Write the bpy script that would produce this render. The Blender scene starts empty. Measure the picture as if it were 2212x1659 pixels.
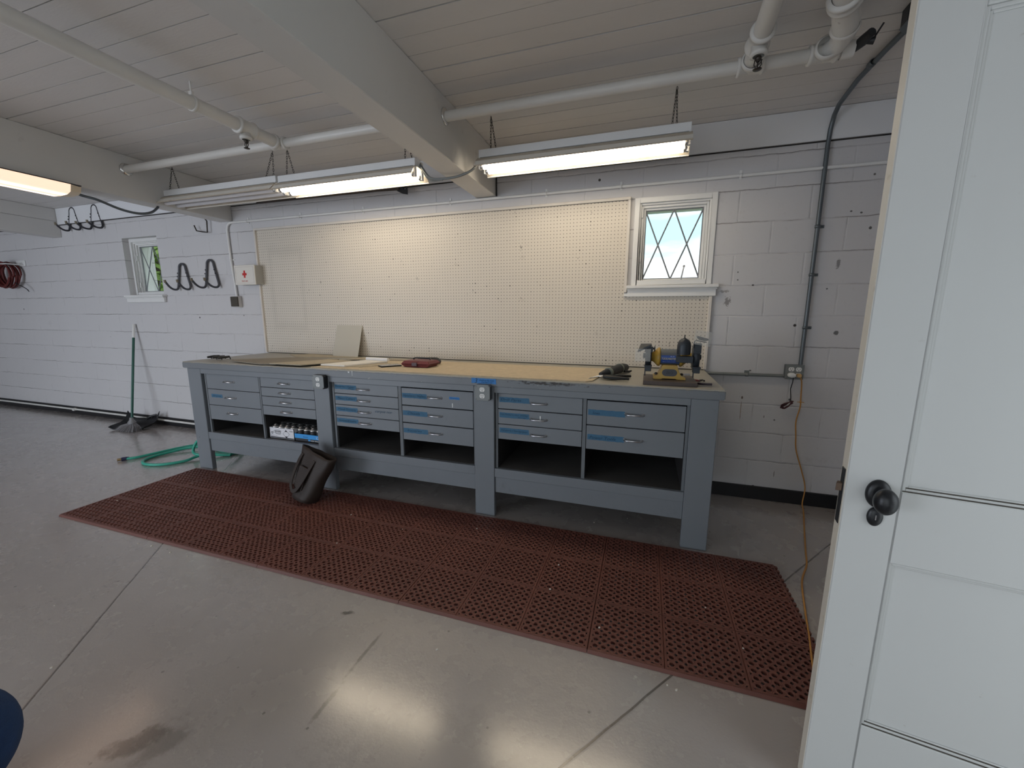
import bpy, bmesh, math, random
from mathutils import Vector, Matrix
random.seed(7)
SC = bpy.context.scene
COL = SC.collection
# ------------------------------------------------------------------ camera, sky, lights, exposure
cam_d = bpy.data.cameras.new('camera'); cam = bpy.data.objects.new('camera', cam_d); COL.objects.link(cam)
cam_d.sensor_width = 36; cam_d.sensor_fit = 'HORIZONTAL'; cam_d.lens = 870.31/2212*36
cam_d.clip_start = 0.02
_r = Vector((0.94984301, 0.31272029, 0.00206955)); _u = Vector((-0.05499833, 0.16052761, 0.98549788)); _f = Vector((-0.30785296, 0.93618209, -0.16967512))
cam.matrix_world = Matrix(((_r.x,_u.x,-_f.x,3.6662),(_r.y,_u.y,-_f.y,-3.1541),(_r.z,_u.z,-_f.z,1.3092),(0,0,0,1)))
SC.camera = cam
SC.view_settings.view_transform = 'Standard'; SC.view_settings.look = 'None'
SC.view_settings.gamma = 1; SC.view_settings.use_curve_mapping = False
SC.view_settings.exposure = 0.08
SC.cycles.use_light_tree = False; SC.cycles.sample_clamp_indirect = 4.0; SC.cycles.blur_glossy = 1.0; SC.cycles.max_bounces = 8; SC.cycles.diffuse_bounces = 4
SC.cycles.use_denoising = True; SC.cycles.denoising_input_passes = 'RGB_ALBEDO_NORMAL'; SC.cycles.denoising_prefilter = 'ACCURATE'

def lin(c):
    return tuple((x/12.92 if x <= .04045 else ((x+.055)/1.055)**2.4) for x in c)
def s255(r, g, b): return lin((r/255, g/255, b/255))

W = bpy.data.worlds.new('sky'); SC.world = W; W.use_nodes = True
nt = W.node_tree; nt.nodes.clear()
out = nt.nodes.new('ShaderNodeOutputWorld'); bg = nt.nodes.new('ShaderNodeBackground')
tc = nt.nodes.new('ShaderNodeTexCoord'); mp = nt.nodes.new('ShaderNodeMapping'); mp.inputs['Scale'].default_value = (1.2, 1.2, 7)
no = nt.nodes.new('ShaderNodeTexNoise'); no.inputs['Scale'].default_value = 2.2; no.inputs['Detail'].default_value = 5
cr = nt.nodes.new('ShaderNodeValToRGB')
cr.color_ramp.elements[0].position = .37; cr.color_ramp.elements[0].color = (.55, .86, .95, 1)
cr.color_ramp.elements[1].position = .50; cr.color_ramp.elements[1].color = (.97, 1.0, 1.0, 1)
nt.links.new(tc.outputs['Generated'], mp.inputs['Vector']); nt.links.new(mp.outputs[0], no.inputs['Vector'])
nt.links.new(no.outputs['Fac'], cr.inputs[0]); nt.links.new(cr.outputs[0], bg.inputs['Color'])
bg.inputs['Strength'].default_value = 1.35
nt.links.new(bg.outputs[0], out.inputs[0])

def area(name, loc, direction, sx, sy, power, color):
    d = bpy.data.lights.new(name, 'AREA'); d.shape = 'RECTANGLE'; d.size = sx; d.size_y = sy; d.energy = power; d.color = color
    o = bpy.data.objects.new(name, d); COL.objects.link(o); o.location = loc
    o.rotation_euler = Vector(direction).to_track_quat('-Z', 'Z').to_euler()
    return o
# daylight through the open garage doors in the front wall and the doorway in the right wall
area('daylight_garage_door', (-2.3, -6.62, 1.12), (.25, 1, -.02), 3.6, 2.1, 112, (.80, .87, 1.0))
area('daylight_second_door', (2.6, -6.62, 1.12), (-.05, 1, -.02), 3.2, 2.1, 14, (.88, .92, 1.0))
area('daylight_doorway', (5.12, -2.9, 1.1), (-1, .1, 0), .8, 1.9, 5, (.85, .92, 1.0))

# ------------------------------------------------------------------ mesh helpers
class MB:
    def __init__(s): s.v = []; s.f = []; s.m = []; s.sm = []
    def add(s, vs, fs, mi=0, sm=False, M=None):
        b = len(s.v)
        s.v += [tuple(M @ Vector(p)) if M else tuple(p) for p in vs]
        for f in fs: s.f.append([b+i for i in f]); s.m.append(mi); s.sm.append(sm)
        return s
    def box(s, x0, x1, y0, y1, z0, z1, mi=0, M=None):
        return s.add([(x0,y0,z0),(x1,y0,z0),(x1,y1,z0),(x0,y1,z0),(x0,y0,z1),(x1,y0,z1),(x1,y1,z1),(x0,y1,z1)],
              [(0,3,2,1),(4,5,6,7),(0,1,5,4),(1,2,6,5),(2,3,7,6),(3,0,4,7)], mi, False, M)
    def tube(s, pts, r, n=12, mi=0, cap=True, M=None, closed=False):
        P = [Vector(p) for p in pts]; R = r if isinstance(r, (list, tuple)) else [r]*len(P)
        T = []
        for i in range(len(P)):
            a = P[i-1] if (i > 0 or closed) else P[i]; b = P[(i+1) % len(P)] if (i < len(P)-1 or closed) else P[i]
            T.append((b-a).normalized() if (b-a).length > 1e-9 else Vector((0,0,1)))
        N = T[0].orthogonal().normalized(); vs = []
        for i, p in enumerate(P):
            N = (N - T[i]*N.dot(T[i]))
            N = N.normalized() if N.length > 1e-6 else T[i].orthogonal().normalized()
            B = T[i].cross(N)
            for k in range(n):
                a = 2*math.pi*k/n; vs.append(p + (N*math.cos(a)+B*math.sin(a))*R[i])
        fs = []
        L = len(P)
        for i in range(L if closed else L-1):
            for k in range(n):
                a = i*n+k; b = i*n+(k+1) % n; c = ((i+1) % L)*n+(k+1) % n; d = ((i+1) % L)*n+k
                fs.append((a,b,c,d))
        s.add(vs, fs, mi, True, M)
        if cap and not closed:
            s.add(vs[:n][::-1], [tuple(range(n))], mi, False, M); s.add(vs[-n:], [tuple(range(n))], mi, False, M)
        return s
    def lathe(s, prof, c=(0,0,0), axis=(0,0,1), n=24, mi=0, M=None, sm=True, sx=1, sy=1):
        A = Vector(axis).normalized(); X = A.orthogonal().normalized()
        if abs(A.z) < .5: X = Vector((0,0,1)).cross(A).normalized()
        Y = A.cross(X); c = Vector(c); vs = []
        for r, h in prof:
            for k in range(n):
                a = 2*math.pi*k/n; vs.append(c + A*h + X*(math.cos(a)*r*sx) + Y*(math.sin(a)*r*sy))
        fs = [(i*n+k, i*n+(k+1) % n, (i+1)*n+(k+1) % n, (i+1)*n+k) for i in range(len(prof)-1) for k in range(n)]
        return s.add(vs, fs, mi, sm, M)
    def prism(s, poly, plane, a0, a1, mi=0, M=None, sm=False):
        def P(u, v, a): return {'xz': (u, a, v), 'xy': (u, v, a), 'yz': (a, u, v)}[plane]
        n = len(poly); vs = [P(u, v, a0) for u, v in poly]+[P(u, v, a1) for u, v in poly]
        s.add(vs, [tuple(range(n)), tuple(range(2*n-1, n-1, -1))], mi, False, M)
        return s.add(vs, [(i, (i+1) % n, n+(i+1) % n, n+i) for i in range(n)], mi, sm, M)
    def text(s, t, o, xd, ud, w=None, h=None, mi=1, shear=0, wob=0, lift=0.0006):
        cu = bpy.data.curves.new('t', 'FONT'); cu.body = t; cu.size = 1; cu.shear = shear; cu.resolution_u = 3
        to = bpy.data.objects.new('t', cu); COL.objects.link(to); bpy.context.view_layer.update()
        me = to.to_mesh(); vs = [v.co.copy() for v in me.vertices]; fs = [tuple(p.vertices) for p in me.polygons]
        to.to_mesh_clear(); bpy.data.objects.remove(to); bpy.data.curves.remove(cu)
        if not vs: return s
        x0 = min(v.x for v in vs); x1 = max(v.x for v in vs); y0 = min(v.y for v in vs); y1 = max(v.y for v in vs)
        kx = (w/(x1-x0)) if w else h/(y1-y0); ky = (h/(y1-y0)) if h else kx
        X = Vector(xd).normalized(); U = Vector(ud).normalized(); N = X.cross(U); o = Vector(o)
        pts = [o + X*((v.x-x0)*kx) + U*((v.y-y0)*ky + wob*math.sin((v.x-x0)*3.1)) + N*lift for v in vs]
        return s.add(pts, fs, mi)
ORG = {}
def org(o): return ORG.get(o.name, Vector((0,0,0))) if o else None
def obj(name, mb, mats, parent=None, bevel=0, seg=1, weld=False):
    V = [Vector(v) for v in mb.v]
    if parent is not None: O = org(parent)
    else:
        xs = [v.x for v in V]; ys = [v.y for v in V]; zs = [v.z for v in V]
        O = Vector(((min(xs)+max(xs))/2, (min(ys)+max(ys))/2, min(zs)))
    me = bpy.data.meshes.new(name)
    me.from_pydata([tuple(v-O) for v in V], [], mb.f)
    if not isinstance(mats, (list, tuple)): mats = [mats]
    for m in mats: me.materials.append(m)
    for i, p in enumerate(me.polygons): p.material_index = min(mb.m[i], len(mats)-1); p.use_smooth = mb.sm[i]
    bm = bmesh.new(); bm.from_mesh(me)
    if weld or bevel: bmesh.ops.remove_doubles(bm, verts=bm.verts, dist=1e-6)
    bmesh.ops.recalc_face_normals(bm, faces=bm.faces)
    if bevel:
        ed = [e for e in bm.edges if len(e.link_faces) == 2 and e.calc_face_angle(0) > .6]
        if ed: bmesh.ops.bevel(bm, geom=ed, offset=bevel, segments=seg, affect='EDGES', clamp_overlap=True)
    bm.to_mesh(me); bm.free(); me.update()
    o = bpy.data.objects.new(name, me); COL.objects.link(o)
    if parent is not None:
        o.parent = parent; ORG[o.name] = O.copy()
    else:
        o.location = O; ORG[o.name] = O
    return o
def tag(o, label, cat, group=None):
    o['label'] = label; o['category'] = cat
    if group: o['group'] = group
    return o
def thing(name, label, cat, loc=(0,0,0), group=None):
    o = bpy.data.objects.new(name, None); COL.objects.link(o); o.empty_display_size = .05
    o.location = loc; ORG[o.name] = Vector(loc); return tag(o, label, cat, group)
def struct(name, mb, m, parent=None, bevel=0, **k):
    o = obj(name, mb, m, parent, bevel, **k)
    if parent is None: o['kind'] = 'structure'
    return o
def dup(root, loc, label=None, group=None):
    def cp(o, par):
        c = o.copy(); COL.objects.link(c); c.parent = par
        for ch in list(o.children): cp(ch, c)
        return c
    r = cp(root, None); r.location = loc
    if label: r['label'] = label
    if group: r['group'] = group
    return r

# ------------------------------------------------------------------ materials
class NT:
    def __init__(s, name):
        s.m = bpy.data.materials.new(name); s.m.use_nodes = True; s.t = s.m.node_tree
        s.b = s.t.nodes['Principled BSDF']
        s.tc = s.t.nodes.new('ShaderNodeTexCoord'); s.geo = s.t.nodes.new('ShaderNodeNewGeometry')
    def n(s, k, **kw):
        x = s.t.nodes.new(k)
        for a, v in kw.items(): setattr(x, a, v)
        return x
    def L(s, a, b): s.t.links.new(a, b)
    def math(s, op, a, b=0, c=None):
        x = s.n('ShaderNodeMath', operation=op)
        for i, q in enumerate((a, b) + ((c,) if c is not None else ())):
            if isinstance(q, (int, float)): x.inputs[i].default_value = q
            else: s.L(q, x.inputs[i])
        return x.outputs[0]
    def noise(s, vec, scale, det=3, rough=.5, w=0):
        x = s.n('ShaderNodeTexNoise'); x.inputs['Scale'].default_value = scale; x.inputs['Detail'].default_value = det
        x.inputs['Roughness'].default_value = rough; s.L(vec, x.inputs['Vector']); return x.outputs['Fac']
    def vmap(s, vec, sc=(1,1,1), loc=(0,0,0)):
        x = s.n('ShaderNodeMapping'); x.inputs['Scale'].default_value = sc; x.inputs['Location'].default_value = loc
        s.L(vec, x.inputs['Vector']); return x.outputs[0]
    def ramp(s, fac, a, b):
        x = s.n('ShaderNodeMapRange'); x.inputs['From Min'].default_value = a; x.inputs['From Max'].default_value = b
        x.interpolation_type = 'SMOOTHSTEP'; s.L(fac, x.inputs['Value']); return x.outputs[0]
    def mix(s, fac, a, b):
        x = s.n('ShaderNodeMix', data_type='RGBA')
        if isinstance(fac, (int, float)): x.inputs[0].default_value = fac
        else: s.L(fac, x.inputs[0])
        for i, q in ((6, a), (7, b)):
            if isinstance(q, tuple): x.inputs[i].default_value = (*q[:3], 1)
            else: s.L(q, x.inputs[i])
        return x.outputs[2]
    def xyz(s, vec):
        x = s.n('ShaderNodeSeparateXYZ'); s.L(vec, x.inputs[0]); return x.outputs
    def bump(s, h, strength=.3, dist=.01):
        x = s.n('ShaderNodeBump'); x.inputs['Strength'].default_value = strength; x.inputs['Distance'].default_value = dist
        s.L(h, x.inputs['Height']); s.L(x.outputs[0], s.b.inputs['Normal'])
    def fin(s, col=None, rough=None, metal=None):
        if col is not None:
            if isinstance(col, tuple): s.b.inputs['Base Color'].default_value = (*col[:3], 1)
            else: s.L(col, s.b.inputs['Base Color'])
        if rough is not None:
            if isinstance(rough, (int, float)): s.b.inputs['Roughness'].default_value = rough
            else: s.L(rough, s.b.inputs['Roughness'])
        if metal is not None: s.b.inputs['Metallic'].default_value = metal
        return s.m
def mul(c, k): return tuple(x*k for x in c)
def pbr(name, col, rough=.5, metal=0, var=.08, vs=6, bump=0, bs=60, dirt=None, stretch=(1,1,1)):
    t = NT(name); P = t.vmap(t.geo.outputs['Position'], stretch)
    f = t.noise(P, vs, 4)
    c = t.mix(f, mul(col, 1-var), mul(col, 1+var))
    if dirt:
        dc, ds, lo, hi, am = dirt
        d = t.math('MULTIPLY', t.ramp(t.noise(P, ds, 6, .65), lo, hi), am)
        c = t.mix(d, c, dc)
    if bump: t.bump(t.noise(P, bs, 3), bump, .004)
    return t.fin(c, rough, metal)

# painted block wall
def wall_mat(name='painted_block', base=(.635, .625, .635)):
    t = NT(name); P = t.geo.outputs['Position']; x, y, z = t.xyz(P)[:3]
    nz = t.noise(P, 7, 4, .6); wob = t.math('MULTIPLY', t.math('SUBTRACT', nz, .5), .022)
    u0 = t.math('ADD', x, y)
    zz = t.math('ADD', z, wob); q = t.math('DIVIDE', t.math('SUBTRACT', zz, .285-.2035*10), .2035)
    row = t.math('FLOOR', q); fz = t.math('FRACT', q)
    dz = t.math('MULTIPLY', t.math('MINIMUM', fz, t.math('SUBTRACT', 1, fz)), .2035)
    par = t.math('FRACT', t.math('MULTIPLY', row, .5))           # 0 or .5
    uu = t.math('ADD', t.math('ADD', t.math('DIVIDE', t.math('SUBTRACT', u0, 4.207-.4064*30), .4064), par), t.math('MULTIPLY', wob, .6))
    fu = t.math('FRACT', uu); du = t.math('MULTIPLY', t.math('MINIMUM', fu, t.math('SUBTRACT', 1, fu)), .4064)
    n1 = t.noise(t.vmap(P, (.8, .8, 3), (3.3, 1, 2)), 2.4, 5, .7)
    n2 = t.noise(t.vmap(P, (1, 1, 1), (7.1, 0, 5)), 5.0, 3, .6)
    hz = t.math('MULTIPLY', t.ramp(dz, .0040, .0012), t.ramp(n1, .37, .60))
    hv = t.math('MULTIPLY', t.ramp(du, .0034, .0010), t.math('MULTIPLY', t.ramp(n2, .47, .64), .55))
    line = t.math('MAXIMUM', hz, hv)
    groove = t.math('MAXIMUM', t.ramp(dz, .009, .0), t.math('MULTIPLY', t.ramp(du, .009, .0), .6))
    big = t.noise(P, 1.1, 3, .5); fine = t.noise(P, 26, 5, .7)
    c = t.mix(big, mul(base, .95), mul(base, 1.03))
    c = t.mix(t.math('MULTIPLY', t.ramp(fine, .56, .78), .30), c, (.42, .40, .39))
    c = t.mix(t.math('MULTIPLY', t.ramp(t.noise(t.vmap(P, (1,1,1), (1,5,9)), 3.2, 6, .75), .60, .76), .33), c, (.40, .37, .35))
    # sparse nail holes
    vo = t.n('ShaderNodeTexVoronoi'); vo.inputs['Scale'].default_value = 2.6; t.L(t.vmap(P, (1,1,1), (.4,.2,.6)), vo.inputs['Vector'])
    c = t.mix(t.ramp(vo.outputs['Distance'], .030, .018), c, (.05, .045, .04))
    def mark(c, px, pz, sx, sz, amt, col, ns=40, ww=1.2):
        a = t.math('DIVIDE', t.math('SUBTRACT', x, px), sx); b = t.math('DIVIDE', t.math('SUBTRACT', z, pz), sz)
        d = t.math('SQRT', t.math('ADD', t.math('MULTIPLY', a, a), t.math('MULTIPLY', b, b)))
        d = t.math('ADD', d, t.math('MULTIPLY', t.math('SUBTRACT', t.noise(P, ns, 4, .7), .5), ww))
        return t.mix(t.math('MULTIPLY', t.ramp(d, 1.0, .6), amt), c, col)
    for q in ((4.839, 1.197, .017, .017, .85, (.10, .10, .10)), (4.339, .735, .008, .014, .9, (.10, .06, .04)), (4.337, .64, .003, .09, .8, (.22, .14, .07)), (4.189, 1.40, .020, .035, .7, (.14, .12, .11), 70, 4.2),
              (4.165, 1.47, .035, .012, .6, (.16, .14, .13), 70, 3.6), (4.80, 1.63, .014, .035, .7, (.10, .09, .09), 50, 3.0), (4.757, 1.477, .006, .006, .9, (.05, .05, .05)), (4.238, 1.596, .005, .005, .9, (.05, .05, .05)),
              (4.241, 1.545, .005, .005, .9, (.05, .05, .05)), (4.94, 1.839, .010, .010, .9, (.05, .05, .05)), (4.831, 1.943, .008, .006, .9, (.05, .05, .05)), (4.884, 1.931, .008, .006, .9, (.05, .05, .05)),
              (4.371, .930, .008, .006, .9, (.06, .05, .05)), (4.485, .609, .004, .012, .8, (.10, .08, .07)), (4.586, .20, .003, .028, .8, (.10, .08, .07)), (4.627, .74, .009, .009, .9, (.05, .05, .05)), (4.335, 1.508, .008, .007, .9, (.05, .05, .05))):
        c = mark(c, *q)
    c = t.mix(t.math('MULTIPLY', line, .80), c, (.17, .155, .15))
    h = t.math('SUBTRACT', t.math('MULTIPLY', t.noise(P, 45, 4, .65), .35), groove)
    t.bump(h, .55, .004)
    return t.fin(c, .55)
M_wall = wall_mat()
M_ceil = pbr('painted_boards', (.70, .68, .665), .55, 0, .05, 2.5, .15, 30, ((.30,.28,.26), 9, .62, .82, .35), (1, 4, 1))
M_gap = pbr('dark_gap', (.03, .028, .026), .9)
M_beam = pbr('painted_beam', (.66, .65, .63), .5, 0, .05, 3, .12, 25, ((.35,.32,.28), 6, .64, .8, .4))
M_trimw = pbr('white_gloss_trim', (.80, .80, .79), .38, 0, .04, 9, .1, 40, ((.45,.42,.38), 22, .66, .8, .5))
M_base = pbr('black_baseboard', (.012, .012, .014), .45, 0, .2, 9, .2, 40)

def floor_mat():
    t = NT('painted_concrete_floor'); P = t.geo.outputs['Position']; x, y, z = t.xyz(P)[:3]
    base = (.385, .352, .336)
    big = t.noise(P, .9, 4, .55); mid = t.noise(P, 4.5, 5, .65)
    c = t.mix(big, mul(base, .88), mul(base, 1.10))
    c = t.mix(t.math('MULTIPLY', t.ramp(t.noise(P, 2.2, 3, .5), .45, .8), .22), c, (.30, .27, .22))
    def blob(px, py, sx, sy, ang, amt, col, c, ns=9):
        ca, sa = math.cos(ang), math.sin(ang)
        dx = t.math('SUBTRACT', x, px); dy = t.math('SUBTRACT', y, py)
        a = t.math('DIVIDE', t.math('ADD', t.math('MULTIPLY', dx, ca), t.math('MULTIPLY', dy, sa)), sx)
        b = t.math('DIVIDE', t.math('SUBTRACT', t.math('MULTIPLY', dy, ca), t.math('MULTIPLY', dx, sa)), sy)
        d = t.math('SQRT', t.math('ADD', t.math('MULTIPLY', a, a), t.math('MULTIPLY', b, b)))
        d = t.math('ADD', d, t.math('MULTIPLY', t.math('SUBTRACT', t.noise(P, ns, 5, .7), .5), 2.2))
        return t.mix(t.math('MULTIPLY', t.ramp(d, 1.0, .35), amt), c, col)
    c = blob(2.24, -2.52, .14, .045, .9, .75, (.075, .066, .06), c, 14)
    c = blob(2.33, -2.50, .10, .05, 1.2, .5, (.11, .10, .09), c, 12)
    c = blob(2.69, -2.02, .010, .16, 0, .75, (.12, .11, .10), c, 16)
    c = blob(2.70, -2.24, .012, .10, 0, .6, (.12, .11, .10), c, 18)
    c = blob(2.475, -1.87, .04, .015, .4, .9, (.05, .045, .04), c, 30)
    c = blob(3.1, -2.30, .40, .22, .3, .22, (.17, .155, .14), c, 22)
    spk = t.n('ShaderNodeTexVoronoi'); spk.inputs['Scale'].default_value = 5; t.L(P, spk.inputs['Vector'])
    c = t.mix(t.math('MULTIPLY', t.ramp(spk.outputs['Distance'], .045, .02), .8), c, (.55, .53, .5))
    sp2 = t.n('ShaderNodeTexVoronoi'); sp2.inputs['Scale'].default_value = 9; t.L(t.vmap(P, (1,1,1), (3,7,1)), sp2.inputs['Vector'])
    c = t.mix(t.math('MULTIPLY', t.ramp(sp2.outputs['Distance'], .06, .03), .6), c, (.07, .065, .06))
    # saw-cut joints falling to the drain point
    ty = t.math('ABSOLUTE', t.math('ADD', y, 3.5)); wn = t.math('MULTIPLY', t.math('SUBTRACT', t.noise(P, 6, 3), .5), .012)
    j1 = t.math('ABSOLUTE', t.math('ADD', t.math('SUBTRACT', x, t.math('SUBTRACT', 2.5, t.math('MULTIPLY', ty, .8116))), wn))
    j2 = t.math('ABSOLUTE', t.math('ADD', t.math('SUBTRACT', x, t.math('ADD', 2.5, t.math('MULTIPLY', ty, .759))), wn))
    jd = t.math('MINIMUM', j1, j2)
    c = t.mix(t.math('MULTIPLY', t.ramp(jd, .0062, .0030), .85), c, (.06, .045, .035))
    rgh = t.math('ADD', .17, t.math('MULTIPLY', mid, .20))
    h = t.math('SUBTRACT', t.math('ADD', t.math('MULTIPLY', t.noise(P, 3.0, 2, .4), .8), t.math('ADD', t.math('MULTIPLY', t.noise(P, 32, 4, .65), .40), t.math('MULTIPLY', t.noise(P, 110, 3, .6), .12))), t.math('MULTIPLY', t.ramp(jd, .012, .002), .6))
    t.b.inputs['Coat Weight'].default_value = 1.0; t.b.inputs['Coat Roughness'].default_value = .17; t.b.inputs['Coat IOR'].default_value = 1.6
    t.bump(h, .20, .010)
    return t.fin(c, rgh)
M_floor = floor_mat()

def peg_mat():
    t = NT('pegboard'); P = t.geo.outputs['Position']; x, y, z = t.xyz(P)[:3]; pit = .0250; pz = .0248
    qx = t.math('DIVIDE', t.math('SUBTRACT', x, .014), pit); qz = t.math('DIVIDE', t.math('SUBTRACT', z, .9415), pz)
    rx = t.math('ROUND', qx); rz = t.math('ROUND', qz)
    dx = t.math('MULTIPLY', t.math('SUBTRACT', qx, rx), pit); dz = t.math('MULTIPLY', t.math('SUBTRACT', qz, rz), pz)
    d = t.math('SQRT', t.math('ADD', t.math('MULTIPLY', dx, dx), t.math('MULTIPLY', dz, dz)))
    cb = t.n('ShaderNodeCombineXYZ'); t.L(rx, cb.inputs[0]); t.L(rz, cb.inputs[1])
    wn = t.n('ShaderNodeTexWhiteNoise', noise_dimensions='2D'); t.L(cb.outputs[0], wn.inputs['Vector'])
    rr = t.math('ADD', .0030, t.math('MULTIPLY', t.ramp(t.math('ADD', wn.outputs['Value'], t.math('MULTIPLY', t.noise(P, 3.5, 2), .16)), 1.05, 1.10), .0022))
    hole = t.math('LESS_THAN', d, rr)
    base = (.67, .615, .535)
    c = t.mix(t.noise(P, 1.5, 3), mul(base, .94), mul(base, 1.04))
    c = t.mix(t.math('MULTIPLY', t.ramp(t.noise(P, 9, 6, .75), .60, .78), .5), c, (.42, .37, .30))
    c = t.mix(t.math('MULTIPLY', t.ramp(t.noise(t.vmap(P, (1,1,.35), (9,2,4)), 22, 4, .7), .70, .74), .75), c, (.10, .085, .07))
    # faint greyed outline where a cabinet used to hang
    ax = t.math('ABSOLUTE', t.math('SUBTRACT', x, .33)); az = t.math('ABSOLUTE', t.math('SUBTRACT', z, 1.55))
    fr = t.math('ABSOLUTE', t.math('SUBTRACT', t.math('MAXIMUM', t.math('MULTIPLY', ax, 1.9), az), .36))
    c = t.mix(t.math('MULTIPLY', t.ramp(t.math('ADD', fr, t.math('MULTIPLY', t.noise(P, 5, 4), .10)), .14, .03), .16), c, (.32, .30, .26))
    c = t.mix(t.math('MULTIPLY', hole, .93), c, (.045, .035, .028))
    return t.fin(c, .45)
M_peg = peg_mat()
M_pegfr = pbr('peg_frame_paint', (.70, .655, .60), .45, 0, .06, 8, .1, 40, ((.4,.36,.3), 14, .62, .8, .5))

def bench_mat(name='blue_grey_paint', base=(.195, .214, .236), chips=True):
    t = NT(name); P = t.geo.outputs['Position']
    c = t.mix(t.noise(P, 2.2, 4), mul(base, .90), mul(base, 1.10))
    c = t.mix(t.math('MULTIPLY', t.ramp(t.noise(P, 7, 6, .7), .58, .8), .35), c, (.085, .088, .09))
    if name.startswith('worn'):
        xx, yy, z2 = t.xyz(P)[:3]
        nn = t.noise(t.vmap(P, (1, 1, 3)), 26, 5, .7)
        c = t.mix(t.math('MULTIPLY', t.ramp(t.math('ADD', z2, t.math('MULTIPLY', nn, .022)), .9235, .9275), .9), c, (.36, .31, .23))
        da = t.math('SQRT', t.math('ADD', t.math('POWER', t.math('DIVIDE', t.math('SUBTRACT', xx, 3.13), .22), 2), t.math('POWER', t.math('DIVIDE', t.math('SUBTRACT', z2, .905), .010), 2)))
        c = t.mix(t.ramp(t.math('ADD', da, t.math('MULTIPLY', t.math('SUBTRACT', nn, .5), 5.0)), .9, .5), c, (.035, .028, .026))
        c = t.mix(t.math('MULTIPLY', t.ramp(t.noise(P, 34, 3, .6), .70, .73), .75), c, (.50, .48, .42))
    if chips:
        v = t.n('ShaderNodeTexVoronoi'); v.inputs['Scale'].default_value = 3.2; t.L(t.vmap(P, (1,1,1), (2.2,.3,1.7)), v.inputs['Vector'])
        c = t.mix(t.math('MULTIPLY', t.ramp(t.math('ADD', v.outputs['Distance'], t.math('MULTIPLY', t.noise(P, 60, 2), .05)), .05, .038), .85), c, (.62, .63, .62))
        v2 = t.n('ShaderNodeTexVoronoi'); v2.inputs['Scale'].default_value = 5; t.L(t.vmap(P, (1,1,1), (5,1,3)), v2.inputs['Vector'])
        c = t.mix(t.ramp(v2.outputs['Distance'], .028, .018), c, (.02, .022, .03))
    t.bump(t.noise(P, 35, 4, .6), .12, .003)
    return t.fin(c, .42)
M_bench = bench_mat()
M_slab = bench_mat('worn_bench_edge_paint', (.188, .203, .220))
M_case = pbr('cabinet_grey_paint', (.15, .165, .18), .5, 0, .1, 5)
M_top = pbr('worn_hardboard', (.36, .345, .30), .38, 0, .12, 3, .1, 50, ((.20,.18,.15), 6, .55, .8, .6))
M_steel = pbr('bright_steel', (.62, .63, .65), .28, 1, .05, 20)
M_tape = pbr('blue_tape', (.052, .150, .255), .7, 0, .18, 30)
M_tape2 = pbr('fresh_blue_tape', (.05, .22, .55), .65, 0, .12, 30)
M_ink = pbr('marker_ink', (.014, .06, .115), .8)
M_black = pbr('black_plastic', (.014, .015, .017), .4, 0, .2, 20, .1, 90)
M_blackdust = pbr('dusty_black_metal', (.030, .032, .037), .5, .3, .25, 14, .15, 60, ((.16,.155,.15), 18, .55, .8, .6))
M_galv = pbr('galvanised_steel', (.21, .225, .225), .5, .25, .18, 12, .1, 60)
M_galvd = pbr('dark_conduit', (.13, .15, .165), .42, .6, .15, 9)
M_white = pbr('white_plastic', (.82, .82, .80), .35, 0, .03, 20)
M_pipe = pbr('white_pipe_paint', (.72, .71, .68), .38, 0, .06, 6, .15, 30, ((.25,.22,.19), 15, .66, .78, .6))
M_chrome = pbr('chrome', (.8, .8, .78), .12, 1, .02, 10)
M_rubber = pbr('brown_red_rubber', (.148, .051, .037), .52, 0, .22, 3.5, .08, 60, ((.22,.14,.10), 20, .60, .8, .30))
M_osb = None

# ------------------------------------------------------------------ setting
XL, XR, YF, CZ = -9.0, 5.0, -6.5, 2.544
struct('floor', MB().box(XL, XR+.15, YF-.15, .30, -.12, 0), M_floor)
# back wall: pieces around the two window openings
WINS = [(-2.03, -1.455, 1.520, 2.150), (3.545, 4.078, 1.520, 2.120)]
mb = MB(); T0, T1 = 0, .30
xs = XL
for (a, b, z0, z1) in WINS:
    mb.box(xs, a, T0, T1, 0, CZ); mb.box(a, b, T0, T1, 0, z0); mb.box(a, b, T0, T1, z1, CZ); xs = b
mb.box(xs, XR, T0, T1, 0, CZ)
struct('wall_back', mb, M_wall)
mb = MB()  # right wall with doorway y -3.02..-2.18
mb.box(XR, XR+.15, -2.16, .30, 0, CZ); mb.box(XR, XR+.15, YF, -3.06, 0, CZ); mb.box(XR, XR+.15, -3.06, -2.16, 2.06, CZ)
struct('wall_right', mb, M_wall)
struct('wall_left', MB().box(XL-.15, XL, YF, .30, 0, CZ), M_wall)
mb = MB()  # front wall with two garage door openings
mb.box(XL, -4.2, YF-.15, YF, 0, CZ); mb.box(-4.2, -.4, YF-.15, YF, 2.2, CZ); mb.box(-.4, 1.0, YF-.15, YF, 0, CZ)
mb.box(1.0, 4.2, YF-.15, YF, 2.2, CZ); mb.box(4.2, XR+.15, YF-.15, YF, 0, CZ)
struct('wall_front', mb, M_wall)
# ceiling of boards with open joints
mb = MB(); y = 0.031
while y > YF:
    g = random.choice((.0034, .0045, .0055, .0075)); y2 = y-.1255
    dz = random.uniform(0, .0015)
    mb.box(XL, XR, max(y2+g, YF), min(y, 0), CZ+dz, CZ+.02, 0)
    y = y2
mb.box(XL-.15, XR+.15, YF-.15, .30, CZ+.0205, CZ+.10, 1)
struct('ceiling', mb, [M_ceil, M_gap])
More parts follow.
